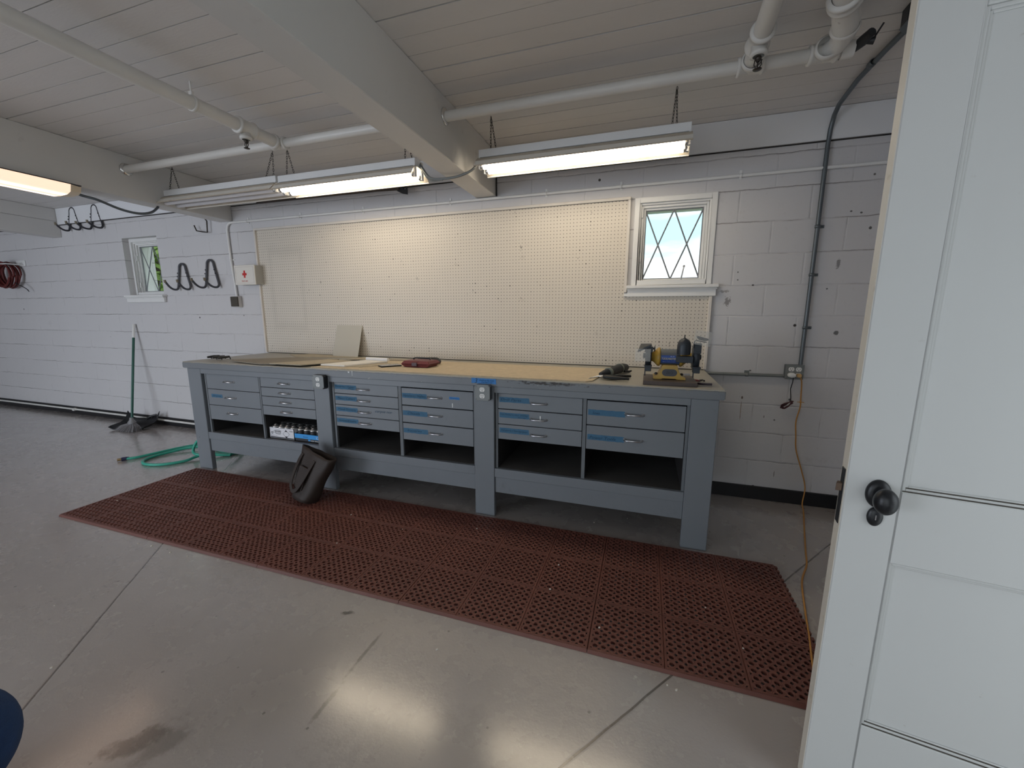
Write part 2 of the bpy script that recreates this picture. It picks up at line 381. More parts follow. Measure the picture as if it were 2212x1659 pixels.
# three boxed beams
BX = [(2.330, 2.497), (-.475, -.310), (-3.28, -3.12), (-6.09, -5.93)]
for i, (a, b) in enumerate(BX):
    mb = MB().box(a, b, YF, -.001, 2.22, CZ)
    if i >= 2: mb = MB().box(a, b, YF, -.001, 2.22, 2.398).box(a+.002, b-.002, YF, -.001, 2.402, CZ).box(a+.006, b-.006, YF, -.001, 2.396, 2.404, 1)
    struct('trim_%d' % (i+1), mb, [M_beam, M_gap], bevel=.004)
# fascia board on top of the wall
segs = [(2.502, XR-.002), (-.305, 2.325), (-3.115, -.48), (-5.9, -3.285)]
mb = MB()
for a, b in segs: mb.box(a, b, -.022, -.0005, 2.363, CZ-.001); mb.box(a, b, -.010, -.0005, 2.357, 2.363, 1)
struct('trim_5', mb, [pbr('white_fascia_paint', (.78, .79, .81), .45, 0, .03, 4, .1, 40), M_gap])
struct('trim_6', MB().box(2.4985, 2.5035, -.018, -.0005, 2.222, 2.372), M_gap)
struct('baseboard_back', MB().box(XL, 4.999, -.018, -.0005, 0, .096), M_base, bevel=.003)
struct('baseboard_right', MB().box(4.982, 4.9995, -2.1, -.02, 0, .096), M_base, bevel=.003)

# windows ----------------------------------------------------------
M_lead = pbr('lead_came', (.22, .23, .25), .5, .2)
M_reveal = pbr('reveal_paint', (.66, .66, .67), .5, 0, .06, 8, .2, 40)
def glass_mat():
    t = NT('window_glass'); b = t.b
    b.inputs['Base Color'].default_value = (.95, .98, .98, 1); b.inputs['Roughness'].default_value = .0; b.inputs['Transmission Weight'].default_value = 1
    b.inputs['IOR'].default_value = 1.02
    return t.m
M_glass = glass_mat()
def window(n, x0, x1, z0, z1, yc):
    """yc: depth of the casing's front face (wall face is y=0)"""
    r = bpy.data.objects.new('window_%d' % n, None); COL.objects.link(r); r['kind'] = 'structure'
    r.location = ((x0+x1)/2, 0, z0); ORG[r.name] = Vector(r.location)
    def ring(mb, a, b, c, d, w, y0, y1, wl=None, wr=None, wb=None):
        wl = wl or w; wr = wr or w; wb = wb if wb is not None else w
        mb.box(a, a+wl, y0, y1, c, d); mb.box(b-wr, b, y0, y1, c, d); mb.box(a+wl, b-wr, y0, y1, d-w, d); 
        if wb > 0: mb.box(a+wl, b-wr, y0, y1, c, c+wb)
    m = MB(); ring(m, x0, x1, z0, z1, .036, yc, .24); obj('casing', m, M_trimw, r, .003)
    m = MB(); ring(m, x0+.034, x1-.034, z0, z1-.034, .014, yc+.018, .24, wb=.016); obj('window_stop', m, M_trimw, r, .003)
    m = MB(); ring(m, x0+.048, x1-.048, z0+.012, z1-.048, .016, yc+.034, .22, wb=.022); obj('window_frame', m, M_trimw, r, .002)
    sx0, sx1, sz0, sz1 = x0+.063, x1-.063, z0+.033, z1-.064
    ys = yc+.052
    m = MB(); ring(m, sx0, sx1, sz0, sz1, .014, ys, ys+.03); obj('sash', m, M_trimw if n == 2 else M_trimw, r, .002)
    gx0, gx1, gz0, gz1 = sx0+.012, sx1-.012, sz0+.012, sz1-.012
    m = MB().box(gx0, gx1, ys+.016, ys+.019, gz0, gz1); obj('glass_pane', m, M_glass, r)
    # leaded diamonds: two diamonds wide
    xm = (gx0+gx1)/2; m = MB(); yl = ys+.014
    for a, b in ((gx0, xm), (xm, gx1)):
        m.tube([(a, yl, gz0), (b, yl, gz1)], .0050, 8); m.tube([(a, yl, gz1), (b, yl, gz0)], .0050, 8)
    m2 = MB(); 
    obj('lead_came', m, M_lead, r)
    obj('glazing_bead', (lambda q: (ring(q, gx0, gx1, gz0, gz1, .008, yl-.002, yl+.006), q)[1])(MB()), M_lead, r)
    # sill and apron
    m = MB().box(x0-.028, x1+.045, -.052, yc+.02, z0-.024, z0-.001); obj('window_sill', m, M_trimw, r, .004)
    m = MB().box(x0-.022, x1+.033, -.030, -.0005, z0-.082, z0-.024).box(x0-.026, x1+.038, -.040, -.0005, z0-.036, z0-.024); obj('sill_apron', m, M_trimw, r, .004)
    # crank operator
    if n == 2:
        cx = x0+.325
        m = MB().box(cx-.055, cx+.055, yc+.006, yc+.048, z0+.004, z0+.024); m.tube([(cx+.01, yc+.018, z0+.022), (cx+.013, yc-.004, z0+.05), (cx+.024, yc-.012, z0+.12)], [.0065, .0055, .0045], 10)
        m.lathe([(0, .009), (.006, .006), (.0085, 0), (.006, -.006), (0, -.009)], (cx+.0245, yc-.012, z0+.124), (0,0,1), 12)
        obj('window_crank', m, pbr('grey_crank_metal', (.55, .57, .60), .4, .3), r, .002)
        for k, zz in enumerate((z0+.50, z0+.20)):
            m = MB().box(x0+.050, x0+.060, yc+.024, yc+.036, zz-.028, zz+.028); m.tube([(x0+.055, yc+.026, zz-.03), (x0+.055, yc+.026, zz+.03)], .005, 8); obj('hinge', m, M_trimw, r)
    else:
        for zz in (z0+.42, z0+.12):
            m = MB().box(x0+.050, x0+.062, yc+.022, yc+.036, zz-.03, zz+.03); m.tube([(x0+.056, yc+.024, zz-.03), (x0+.056, yc+.024, zz+.03)], .005, 8); obj('hinge', m, M_trimw, r)
    return r
window(1, WINS[0][0], WINS[0][1], WINS[0][2], WINS[0][3], .060)
window(2, WINS[1][0], WINS[1][1], WINS[1][2], WINS[1][3], -.012)

# outside ground and tree seen through the left window
M_grass = pbr('grass_ground', (.10, .16, .05), .9, 0, .3, 3)
g = obj('ground', MB().box(-60, 60, .9, 80, -.35, -.05), M_grass); g['kind'] = 'structure'
g = obj('driveway', MB().box(-40, 40, -40, -6.75, -.30, -.02), pbr('pale_driveway', (.45, .44, .42), .85, 0, .1, 3)); g['kind'] = 'structure'
tr = thing('tree', 'leafy green tree outside the left diamond-paned window', 'tree', (-8.4, 4.2, -.05))
m = MB(); m.tube([(-8.4, 4.2, -.05), (-8.35, 4.2, 1.2), (-8.5, 4.25, 2.2), (-8.3, 4.3, 3.3)], [.16, .13, .11, .05], 10)
for a in range(7):
    an = a*.9; m.tube([(-8.4, 4.2, 1.0+a*.3), (-8.4+math.cos(an)*.8, 4.2+math.sin(an)*.6, 1.5+a*.33)], [.05, .015], 6)
obj('trunk', m, pbr('bark', (.10, .08, .06), .9, 0, .3, 20, .5, 40), tr)
m = MB()
for k in range(5200):
    th = random.uniform(0, 6.283); ph = math.acos(random.uniform(-1, 1)); rr = random.uniform(.35, 1)**.5
    c = Vector((-8.4+1.75*rr*math.sin(ph)*math.cos(th), 4.2+1.2*rr*math.sin(ph)*math.sin(th), 2.35+1.35*rr*math.cos(ph)))
    a = Vector((random.gauss(0,1), random.gauss(0,1), random.gauss(0,1))).normalized(); b = a.orthogonal().normalized(); w = random.uniform(.03, .055); l = w*1.9
    m.add([c-a*l, c+b*w-a*l*.1, c+a*l, c-b*w-a*l*.1], [(0,1,2,3)])
tl = NT('leaves'); cc = tl.mix(tl.noise(tl.geo.outputs['Position'], 3, 3), (.05, .13, .03), (.30, .42, .10))
tl.b.inputs['Transmission Weight'].default_value = 0; tl.fin(cc, .6); obj('foliage', m, tl.m, tr)['kind'] = 'stuff'

# door ---------------------------------------------------------------
dr = bpy.data.objects.new('door_1', None); COL.objects.link(dr); dr['kind'] = 'structure'
dr.location = (4.153, -2.013, 0); dr.rotation_euler = (0, 0, -math.atan2(.1455, .9894)); ORG[dr.name] = Vector((0,0,0))
M_door = pbr('white_door_paint', (.59, .60, .595), .42, 0, .03, 2, .08, 30, ((.34,.30,.26), 30, .68, .80, .55))
M_dedge = pbr('yellowed_door_edge', (.70, .67, .60), .5, 0, .05, 4, .15, 40, ((.35,.27,.15), 24, .60, .8, .55))
DW, DT, DH = .86, .045, 2.04
def dpanel(m, x0, x1, z0, z1):
    m.box(x0, x1, .013, DT-.013, z0, z1, 0)
    w = .013
    for k, (yy, ww) in enumerate(((.005, .0), (.009, .0075))):   # stepped moulding
        a = x0+ww; b = x1-ww; c = z0+ww; d = z1-ww; e = w-ww if k else .0075
        for side in (0, 1):
            y0, y1 = (yy, .0135) if side == 0 else (DT-.0135, DT-yy)
            m.box(a, a+e, y0, y1, c, d, 0); m.box(b-e, b, y0, y1, c, d, 0); m.box(a+e, b-e, y0, y1, c, c+e, 0); m.box(a+e, b-e, y0, y1, d-e, d, 0)
m = MB()
m.box(0, .103, 0, DT, .008, DH); m.box(DW-.105, DW, 0, DT, .008, DH)
for z0, z1 in ((.008, .255), (.720, .902), (1.898, DH)): m.box(.103, DW-.105, 0, DT, z0, z1)
M_groove = pbr('groove_line', (.07, .06, .05), .9)  # thin dark strips along the bottom mouldings of both door panels
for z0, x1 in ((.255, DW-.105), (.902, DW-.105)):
    for k in (0, 1): obj('groove_line', MB().box(.104+.006*k, x1-.006*k, .0035+.0042*k, .0050+.0042*k, z0+.0004+.0074*k, z0+.0026+.0074*k), M_groove, dr)
leaf = obj('door_leaf', m, M_door, dr, .0022)
m = MB(); dpanel(m, .103, DW-.105, .255, .720); obj('door_panel', m, M_door, dr, .0015)
m = MB(); dpanel(m, .103, DW-.105, .902, 1.898); obj('door_panel', m, M_door, dr, .0015)
obj('door_edge', MB().box(-.0012, .0003, .002, DT-.002, .010, DH-.002), M_dedge, dr)
obj('latch_plate', MB().box(-.0030, .0, .010, DT-.010, .792, .936), M_black, dr, .001)
obj('latch_bolt', MB().prism([(-.016, .012), (-.003, .012), (-.003, .030), (-.010, .030)], 'xy', .878, .898), pbr('aged_brass', (.16, .11, .08), .5, .5), dr, .001)
M_knob = pbr('black_door_hardware', (.013, .014, .017), .36, .2, .2, 25, .05, 90)
m = MB().lathe([(0, -.0), (.037, 0), (.037, -.004), (.033, -.009), (.018, -.012), (0, -.0125)], (.062, 0, .890), (0,1,0), 32, sx=.66, sy=.94); obj('knob_rose', m, M_knob, dr)
m = MB().lathe([(.011, 0), (.010, -.022), (.014, -.030), (.027, -.036), (.034, -.046), (.0335, -.056), (.027, -.065), (.012, -.070), (0, -.071)], (.062, 0, .890), (0,1,0), 32, sx=.66, sy=.90); obj('door_knob', m, M_knob, dr)
m = MB().lathe([(.011, 0), (.010, .022), (.027, .036), (.034, .046), (.027, .065), (0, .071)], (.062, DT, .890), (0,1,0), 32); obj('door_knob', m, M_knob, dr)
m = MB().lathe([(0, 0), (.0185, 0), (.0190, -.003), (.017, -.006), (.008, -.0085), (0, -.009)], (.0625, 0, .832), (0,1,0), 28, sx=.82, sy=1.28); m.box(.0615, .0635, -.0100, -.008, .826, .838, 1); obj('keyhole_cover', m, [M_knob, M_steel], dr)
for zz in (.25, 1.05, 1.8):
    m = MB().tube([(DW+.004, .004, zz-.045), (DW+.004, .004, zz+.045)], .007, 10).box(DW-.002, DW+.0015, .004, .035, zz-.045, zz+.045); obj('hinge', m, M_black, dr)
# door frame in the right wall
mb = MB(); mb.box(4.985, 5.165, -3.06, -3.02, 0, 2.06); mb.box(5.012, 5.165, -2.20, -2.16, 0, 2.06); mb.box(4.985, 5.165, -3.06, -2.16, 2.045, 2.085)
struct('trim_7', mb, M_trimw, bevel=.003)

# ------------------------------------------------------------------ workbench
wb = thing('workbench', 'long blue-grey painted workbench with drawers and open shelves against the pegboard wall', 'workbench', (2.05, -.42, 0))
H = .921; YB = -.845; YD = -.826
obj('tabletop', MB().box(.020, 4.082, -.850, -.004, .868, H-.004), M_slab, wb, .005, 2)
obj('top_surface', MB().box(.023, 4.079, -.846, -.006, H-.0045, H), M_top, wb)
POST = [(.064, .214), (1.375, 1.512), (2.652, 2.788), (3.920, 4.056)]
for a, b in POST: obj('leg', MB().box(a, b, YB, YB+.038, 0, .8675), M_bench, wb, .003)
for a, b in POST: obj('leg', MB().box(a, b, -.10, -.062, 0, .8675), M_bench, wb, .003)
BAY = [(.214, 1.375), (1.512, 2.652), (2.788, 3.920)]
for a, b in BAY:
    obj('apron', MB().box(a+.0008, b-.0008, YB+.001, YB+.030, .828, .8675), M_bench, wb, .002)
    obj('shelf_rail', MB().box(a+.0008, b-.0008, YB+.003, YB+.030, .272, .331), M_bench, wb, .002)
    obj('lower_rail', MB().box(a+.0008, b-.0008, YB+.012, YB+.038, .165, .2715), M_bench, wb, .002)
for a, b in POST: obj('cross_brace', MB().box(a+.03, b-.03, YB+.038, -.10, .17, .25), M_bench, wb, .002)
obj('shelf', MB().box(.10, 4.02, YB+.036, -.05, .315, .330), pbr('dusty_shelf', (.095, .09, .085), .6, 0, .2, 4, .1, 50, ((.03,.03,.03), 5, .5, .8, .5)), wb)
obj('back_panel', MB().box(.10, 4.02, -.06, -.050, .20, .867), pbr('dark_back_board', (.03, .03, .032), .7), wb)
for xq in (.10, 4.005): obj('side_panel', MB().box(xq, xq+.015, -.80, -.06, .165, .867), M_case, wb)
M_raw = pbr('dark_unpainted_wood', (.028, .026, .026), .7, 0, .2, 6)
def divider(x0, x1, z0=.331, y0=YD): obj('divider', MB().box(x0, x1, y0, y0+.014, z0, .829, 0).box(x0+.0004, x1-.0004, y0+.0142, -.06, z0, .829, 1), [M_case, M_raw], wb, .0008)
def tapeon(par, x0, z0, x1, z1, txt, mat=None, h=.030, mark=None, y=None):
    """masking tape from lower-left to upper-right on the drawer front, with writing"""
    yy = (YD if y is None else y)-.0008; m = MB()
    n = 12; pts = []
    for i in range(n+1): pts.append((x0+(x1-x0)*i/n, z0+random.uniform(-.0012, .0012)+(z1-z0)*0))
    top = [(x1-(x1-x0)*i/n, z0+h+random.uniform(-.0012, .0012)) for i in range(n+1)]
    top[0] = (x1-.003, z0+h); poly = pts+top
    m.prism(poly, 'xz', yy, yy+.0007, 0)
    for ln, (s, fx, fz, fw, fh) in enumerate(txt):
        m.text(s, (x0+(x1-x0)*fx, yy-.0004, z0+h*fz), (1,0,0), (0,0,1), (x1-x0)*fw, h*fh, 1, shear=.25, wob=.0006)
    return obj('tape_label', m, [mat or M_tape, M_ink], par)
def drawer(x0, x1, z0, z1, hx, tape=None, ink=None):
    d = obj('drawer', MB().box(x0, x1, YD, YD+.018, z0, z1).box(x0+.012, x1-.012, YD+.018, -.20, z0+.008, z1-.02), M_bench, wb, .0018)
    zc = (z0+z1)/2 + (.0 if z1-z0 < .1 else .006); m = MB(); w = .048
    yo = YD-.026
    m.tube([(hx-w, YD, zc), (hx-w+.001, YD-.014, zc), (hx-w+.012, yo, zc), (hx+w-.012, yo, zc), (hx+w-.001, YD-.014, zc), (hx+w, YD, zc)], .0048, 10)
    for s in (-1, 1): m.lathe([(.0085, 0), (.0085, -.003), (.005, -.005)], (hx+s*w, YD, zc), (0,1,0), 12)
    obj('handle', m, M_steel, d)
    if tape:
        for tp in tape: tapeon(d, tp[0], tp[1], tp[2], None or 0, tp[3], tp[4] if len(tp) > 4 else None, tp[5] if len(tp) > 5 else .030)
    if ink:
        m = MB(); m.text(ink[0], (ink[1], YD-.0002, ink[2]), (1,0,0), (0,0,1), ink[3], ink[4], 0, shear=.3); obj('writing', m, M_ink, d)
    return d
g = .0022
divider(.228, .244); divider(.818, .832); divider(1.358, 1.374)
divider(1.524, 1.540); divider(2.080, 2.104); divider(2.640, 2.6515)
divider(2.792, 2.806); divider(3.341, 3.362); divider(3.904, 3.919)
# left bay
for z0, z1, tp in ((.703, .825, None), (.568, .699, [(.285, .632, .410, [('Drains', .12, .25, .72, .5)], None, .028)]), (.443, .564, None)):
    drawer(.247, .815, z0, z1, .505, tp)
for z0, z1 in ((.752, .825), (.680, .748), (.606, .676), (.529, .602)): drawer(.835, 1.356, z0, z1, 1.075)
# middle bay
b1 = [(.747, .825, [('Batteries / Power', .03, .45, .9, .42), ('Tools', .62, .06, .25, .34)]), (.665, .743, [('Pliers / Cutters', .1, .28, .8, .5)]),
      (.583, .661, [('Hand Drivers', .1, .3, .8, .5)]), (.500, .579, [('Screwdrivers', .1, .25, .8, .5)])]
for i, (z0, z1, tx) in enumerate(b1):
    drawer(1.543, 2.077, z0, z1, 1.793, [(1.548, z0+.030, 1.738, tx, None, .032)], ('corpse nor', 1.885, .622, .142, .018) if i == 2 else None)
b2 = [(.700, .818, [('Hammers / Mallets', .03, .25, .92, .5)]), (.578, .694, [('Chisels', .2, .25, .5, .5)]), (.454, .572, [('Squares', .15, .25, .6, .5)])]
for i, (z0, z1, tx) in enumerate(b2):
    tp = [(2.112, z0+.050, 2.303, tx, None, .033)]
    if i == 0: tp.append((2.468, z0+.062, 2.543, [('Wrenches', .1, .3, .8, .45)], M_tape2, .016))
    drawer(2.107, 2.637, z0, z1, 2.360, tp)
# right bay
c1 = [(.727, .824, [('Drill Parts', .05, .3, .68, .5)]), (.628, .722, [('Hot Melters, Hot Wiring', .02, .42, .93, .38), ('Scrap', .62, .05, .27, .3)]), (.528, .624, [('Sanders / Sandpaper', .05, .28, .9, .45)])]
for z0, z1, tx in c1: drawer(2.809, 3.338, z0, z1, 3.072, [(2.818, z0+.042, 3.014, tx, None, .033)])
c2_ = [(.672, .818, [('Saws', .12, .2, .2, .45)]), (.522, .667, [('Power Tools', .06, .22, .72, .5)])]
for z0, z1, tx in c2_: drawer(3.365, 3.901, z0, z1, 3.632, [(3.372, z0+.058, 3.582, tx, None, .034)])
tapeon(wb, 2.640, .884, 2.806, 0, [('3', .14, .02, .10, .95), ('circuits on this outlet', .32, .52, .6, .28), ('shop lights only', .40, .12, .45, .28)], M_tape2, .032, y=-.8508)
# chalky drips and a chip along the bench edge
M_drip = pbr('white_paint_drips', (.80, .82, .82), .5)
for nm, (x, z, w, h) in enumerate(((1.73, .880, .005, .038), (1.70, .903, .014, .010), (2.49, .790-.085, .006, .030), (3.083, .660, .007, .038))):
    y = -.8506 if nm < 2 else YD
    obj('paint_drip', MB().prism([(x-w/2, z+h), (x-w/2*.7, z+h*.2), (x, z), (x+w/2*.8, z+h*.15), (x+w/2, z+h)], 'xz', y-.0009, y), M_drip, wb)

# outlets on the bench ------------------------------------------------
def recept(m, cx, cz, y, mi=1, mk=2, rot=False):
    P = []
    for k in range(20):
        a = 2*math.pi*k/20; P.append((cx+.0168*math.cos(a), cz+max(-.0135, min(.0135, .0175*math.sin(a)))))
    m.prism(P, 'xz', y-.002, y, mi)
    m.box(cx-.0075, cx-.005, y-.0026, y-.0018, cz-.001, cz+.0075, mk); m.box(cx+.005, cx+.0075, y-.0026, y-.0018, cz, cz+.007, mk)
    m.lathe([(0, -.0006), (.0026, -.0006), (.0026, 0)], (cx, y-.002, cz-.0075), (0,1,0), 10, mk)
def octo(x0, x1, z0, z1, c): return [(x0+c, z0), (x1-c, z0), (x1, z0+c), (x1, z1-c), (x1-c, z1), (x0+c, z1), (x0, z1-c), (x0, z0+c)]
def bench_outlet(cx, cz, label, dark):
    t = thing('outlet_box', label, 'outlet', (cx, YB, cz))
    w = .050
    m = MB().prism(octo(cx-w, cx+w, cz-w, cz+w, .010), 'xz', -.885, YB-.0003); obj('box_body', m, M_black if dark else M_galvd, t, .001)
    m = MB().prism(octo(cx-w, cx+w, cz-w, cz+w, .012), 'xz', -.8885, -.8852)
    for sx in (-1, 1):
        for sz in (-1, 1): m.lathe([(0, -.0014), (.003, -.001), (.004, 0)], (cx+sx*.040, -.8885, cz+sz*.040), (0,1,0), 10)
    obj('cover_plate', m, M_galv, t, .0008)
    for s in (1, -1):
        m = MB(); recept(m, cx, cz+s*.0205, -.8885, 0, 1); obj('receptacle', m, [M_white, M_black], t)
bench_outlet(1.4590, .831, 'square metal outlet box on the second bench post, beside the tall stack of plain drawers', True)
bench_outlet(2.7270, .832, 'square metal outlet box on the third bench post, under the bright blue tape', False)

# ------------------------------------------------------------------ pegboard
pg = thing('pegboard', 'large cream pegboard with frame strips on the wall above the workbench', 'pegboard', (2.0, 0, H))
m = MB(); YP = -.013; ZT = 2.112; ZM = 1.452; XA = 3.500; XE = 4.072; ZB = .9265
m.add([(0, YP, ZB), (XE, YP, ZB), (XE, YP, ZM), (XA, YP, ZM), (XA, YP, ZT), (0, YP, ZT), (0, -.0008, ZB), (XE, -.0008, ZB), (XE, -.0008, ZM), (XA, -.0008, ZM), (XA, -.0008, ZT), (0, -.0008, ZT)],
      [(0,1,2,3,4,5), (6,7,8,9,10,11)] + [(i, (i+1) % 6, 6+(i+1) % 6, 6+i) for i in range(6)])
obj('perforated_board', m, M_peg, pg)
m = MB(); f = .018
m.box(-f, XA+f, -.030, -.0008, ZT, ZT+f); m.box(-f, 0, -.030, -.0008, ZB, ZT)
m.box(XA, XA+f, -.030, -.0008, ZM+f, ZT); m.box(XE, XE+f, -.0285, -.0008, ZB, 1.4372)
obj('frame_strip', m, M_pegfr, pg, .002)
m = MB(); m.box(XA-.001, 3.523, -.020, -.0135, ZM-.004, ZM+.014)  # white trim strip along the top edge of the board under the window
m.box(XA-.002, XE, -.0285, -.0135, ZM-.010, ZM)
obj('frame_ledge_strip', m, M_trimw, pg, .001)
obj('bottom_gap', MB().box(0, XE, -.016, -.001, H+.0005, ZB), M_gap, pg)

# ------------------------------------------------------------------ floor mats
def make_mat():
    r = thing('rubber_floor_mat', 'x', 'floor mat', (0,0,0)); ORG[r.name] = Vector((0,0,0))
    N = 8; S = .286; pit = S/(N+.62); R = .0094; RO = .0124; zt = .0128; zr = .0131; n = 12
    v = []; f = []
    def cell(cx, cy, hw):
        b = len(v)
        sq = []
        for k in range(n):
            a = 2*math.pi*k/n; c, s = math.cos(a), math.sin(a); q = max(abs(c), abs(s)); sq.append((cx+hw*c/q, cy+hw*s/q, zt-.0006))
        v.extend(sq)
        for rr, zz in ((RO+.0012, zt-.0006), (RO-.0004, zr), (R, zr-.0006), (R*.96, .001)):
            v.extend([(cx+rr*math.cos(2*math.pi*k/n), cy+rr*math.sin(2*math.pi*k/n), zz) for k in range(n)])
        for L in range(4):
            for k in range(n): f.append((b+L*n+k, b+L*n+(k+1) % n, b+(L+1)*n+(k+1) % n, b+(L+1)*n+k))
    m = MB()
    for I in range(3):
        for J in range(3):
            ox = I*S; oy = J*S; mar = (S-N*pit)/2
            for i in range(N):
                for j in range(N): cell(ox+mar+(i+.5)*pit, oy+mar+(j+.5)*pit, pit/2)
            z = zt-.0006; a, b2 = ox+mar, ox+S-mar; c, d = oy+mar, oy+S-mar; gq = .0016
            for (x0, x1, y0, y1) in ((ox+gq, ox+S-gq, oy+gq, c), (ox+gq, ox+S-gq, d, oy+S-gq), (ox+gq, a, c, d), (b2, ox+S-gq, c, d)):
                k = len(v); v.extend([(x0,y0,z), (x1,y0,z), (x1,y1,z), (x0,y1,z)]); f.append((k,k+1,k+2,k+3))
            # groove walls
            k = len(v); zl = z-.004
            v.extend([(ox+gq,oy+gq,z), (ox+S-gq,oy+gq,z), (ox+S-gq,oy+S-gq,z), (ox+gq,oy+S-gq,z), (ox,oy,zl), (ox+S,oy,zl), (ox+S,oy+S,zl), (ox,oy+S,zl)])
            for q in range(4): f.append((k+q, k+(q+1) % 4, k+4+(q+1) % 4, k+4+q))
    m.add(v, f)
    T = 3*S; zl = zt-.0046
    m.add([(0,0,zl),(T,0,zl),(T,T,zl),(0,T,zl),(0,0,.0005),(T,0,.0005),(T,T,.0005),(0,T,.0005)], [(0,1,5,4),(1,2,6,5),(2,3,7,6),(3,0,4,7)])
    obj('perforated_sheet', m, M_rubber, r)
    e = MB().prism([(-.010, .001), (-.002, zt-.001), (.0005, zt-.001), (.0005, .0005)], 'yz', .0008, T-.0008)
    obj('bevelled_edge', e, M_rubber, r)
    return r
mat0 = make_mat(); MY = -1.742; T = .858
mlab = ['brown-red perforated rubber mat under the garden hose end of the bench, the farthest one', 'brown-red perforated rubber mat in front of the leather tote bag',
        'brown-red perforated rubber mat in front of the middle drawers, midmost of the five', 'brown-red perforated rubber mat in front of the third bench post, second from the white door',
        'brown-red perforated rubber mat nearest the white door, under the yellow cord']
mlab[0] = 'brown-red perforated rubber mat beside the green hose, the farthest from the white door'
for i in range(5):
    o = mat0 if i == 0 else dup(mat0, (0,0,0))
    o.location = (.080+i*(T+.0012), MY, 0); o['label'] = mlab[i]; o['group'] = 'rubber mats along the workbench'
    if i == 4:
        m = MB()
        for k in range(24):
            m.prism([(T, .010+k*.0355), (T+.012, .014+k*.0355), (T+.012, .028+k*.0355), (T, .032+k*.0355)], 'xy', .001, .0115)
        x = obj('interlocking_edge', m, M_rubber, o); x.matrix_parent_inverse = Matrix.Identity(4)

# ------------------------------------------------------------------ pipes
def tee(m, c, ax, r, L):
    a = Vector(ax); c = Vector(c); m.lathe([(r*.98, -L-.001), (r*1.32, -L), (r*1.38, -L+.010), (r*1.22, -L+.016), (r*1.18, 0), (r*1.22, L-.016), (r*1.38, L-.010), (r*1.32, L), (r*.98, L+.001)], c, a, 24)
sp = thing('sprinkler_pipe', 'white painted sprinkler pipes and fittings running under the board ceiling', 'pipe', (2.0, -.85, 2.39))
PZ = 2.435
obj('main_pipe', MB().tube([(-.478, -.85, PZ), (4.40, -.85, PZ)], .0275, 20), M_pipe, sp)
obj('branch_pipe', MB().tube([(1.262, -.85, PZ), (1.262, -1.6, PZ), (1.262, -3.4, PZ+.02)], .036, 20), M_pipe, sp)
obj('branch_pipe', MB().tube([(4.055, -.85, PZ), (4.040, -1.3, PZ), (4.03, -2.4, PZ)], .035, 20), M_pipe, sp)
m = MB().tube([(4.345, -.85, PZ), (4.368, -.90, PZ+.002), (4.372, -.95, PZ+.012), (4.352, -1.02, PZ+.022), (4.31, -1.12, PZ+.03), (4.28, -1.22, PZ+.034), (4.24, -1.7, PZ+.034)], [.036, .038, .042, .046, .044, .042, .042], 20)
obj('branch_pipe', m, M_pipe, sp)
for c, ax, r in (((1.262, -.85, PZ), (1,0,0), .0275), ((4.055, -.85, PZ), (1,0,0), .029), ((4.335, -.85, PZ), (1,0,0), .029)):
    m = MB(); tee(m, c, ax, r, .055); m.lathe([(r*1.1, 0), (r*1.1, .03), (r*1.55, .034), (r*1.60, .052), (r*1.35, .056)], c, (0,-1,0), 24); obj('tee_fitting', m, M_pipe, sp)
for c, ax, r in (((1.262, -1.10, PZ), (0,1,0), .036), ((4.048, -1.05, PZ), (0,1,0), .035)):
    m = MB(); tee(m, c, ax, r, .055); m.lathe([(r*.9, 0), (r*.85, .05), (r*.95, .052), (r*.95, .066), (r*.6, .068)], c, (0,0,-1), 24); obj('tee_fitting', m, M_pipe, sp)
m = MB(); tee(m, (4.300, -1.15, PZ+.031), (-.38,-.92,.05), .043, .022); obj('elbow_collar', m, M_pipe, sp)
m = MB().lathe([(.046, -.008), (.052, 0), (.046, .008)], (4.362, -.985, PZ+.017), (-.2,-.95,.2), 24); obj('elbow_collar', m, M_pipe, sp)
M_brz = pbr('dark_bronze', (.06, .052, .045), .4, .7)
for (x, y) in ((1.262, -1.10), (4.048, -1.05)):
    z = PZ-.068; m = MB(); m.lathe([(.010, 0), (.013, -.004), (.013, -.012), (.008, -.016), (.006, -.02)], (x,y,z), (0,0,1), 14)
    for s in (-1, 1): m.tube([(x+s*.011, y, z-.010), (x+s*.014, y, z-.03), (x+s*.004, y, z-.046)], .0022, 6)
    m.tube([(x, y, z-.018), (x, y, z-.044)], .0025, 6); m.lathe([(0, -.050), (.016, -.049), (.017, -.047), (0, -.045)], (x,y,z), (0,0,1), 18)
    obj('sprinkler_head', m, M_brz, sp)
m = MB().lathe([(.0362, -.008), (.040, -.008), (.040, .008), (.0362, .008)], (1.262, -1.405, PZ), (0,1,0), 24); m.tube([(1.262, -1.405, PZ+.036), (1.262, -1.405, CZ-.001)], .005, 8); m.box(1.250, 1.274, -1.412, -1.398, PZ+.036, PZ+.058)
obj('pipe_hanger', m, M_pipe, sp)
for xx in (2.4975, -.3095):
    m = MB().lathe([(.0278, .0005), (.046, .0005), (.044, .006), (.034, .011), (.0278, .012)], (xx, -.85, PZ), (1,0,0), 28); obj('escutcheon_ring', m, M_chrome, sp)
# valve on the end of the main pipe
m = MB().tube([(4.40, -.85, PZ), (4.445, -.853, PZ)], [.034, .034], 16); obj('end_fitting', m, M_pipe, sp)
m = MB().tube([(4.445, -.855, PZ), (4.462, -.885, PZ+.006), (4.475, -.93, PZ+.012)], [.018, .021, .017], 12).tube([(4.462, -.89, PZ+.004), (4.500, -.895, PZ-.004)], [.010, .014], 10)
m.tube([(4.495, -.90, PZ+.003), (4.505, -.945, PZ+.03)], .0035, 8)
obj('shutoff_valve', m, M_blackdust, sp)

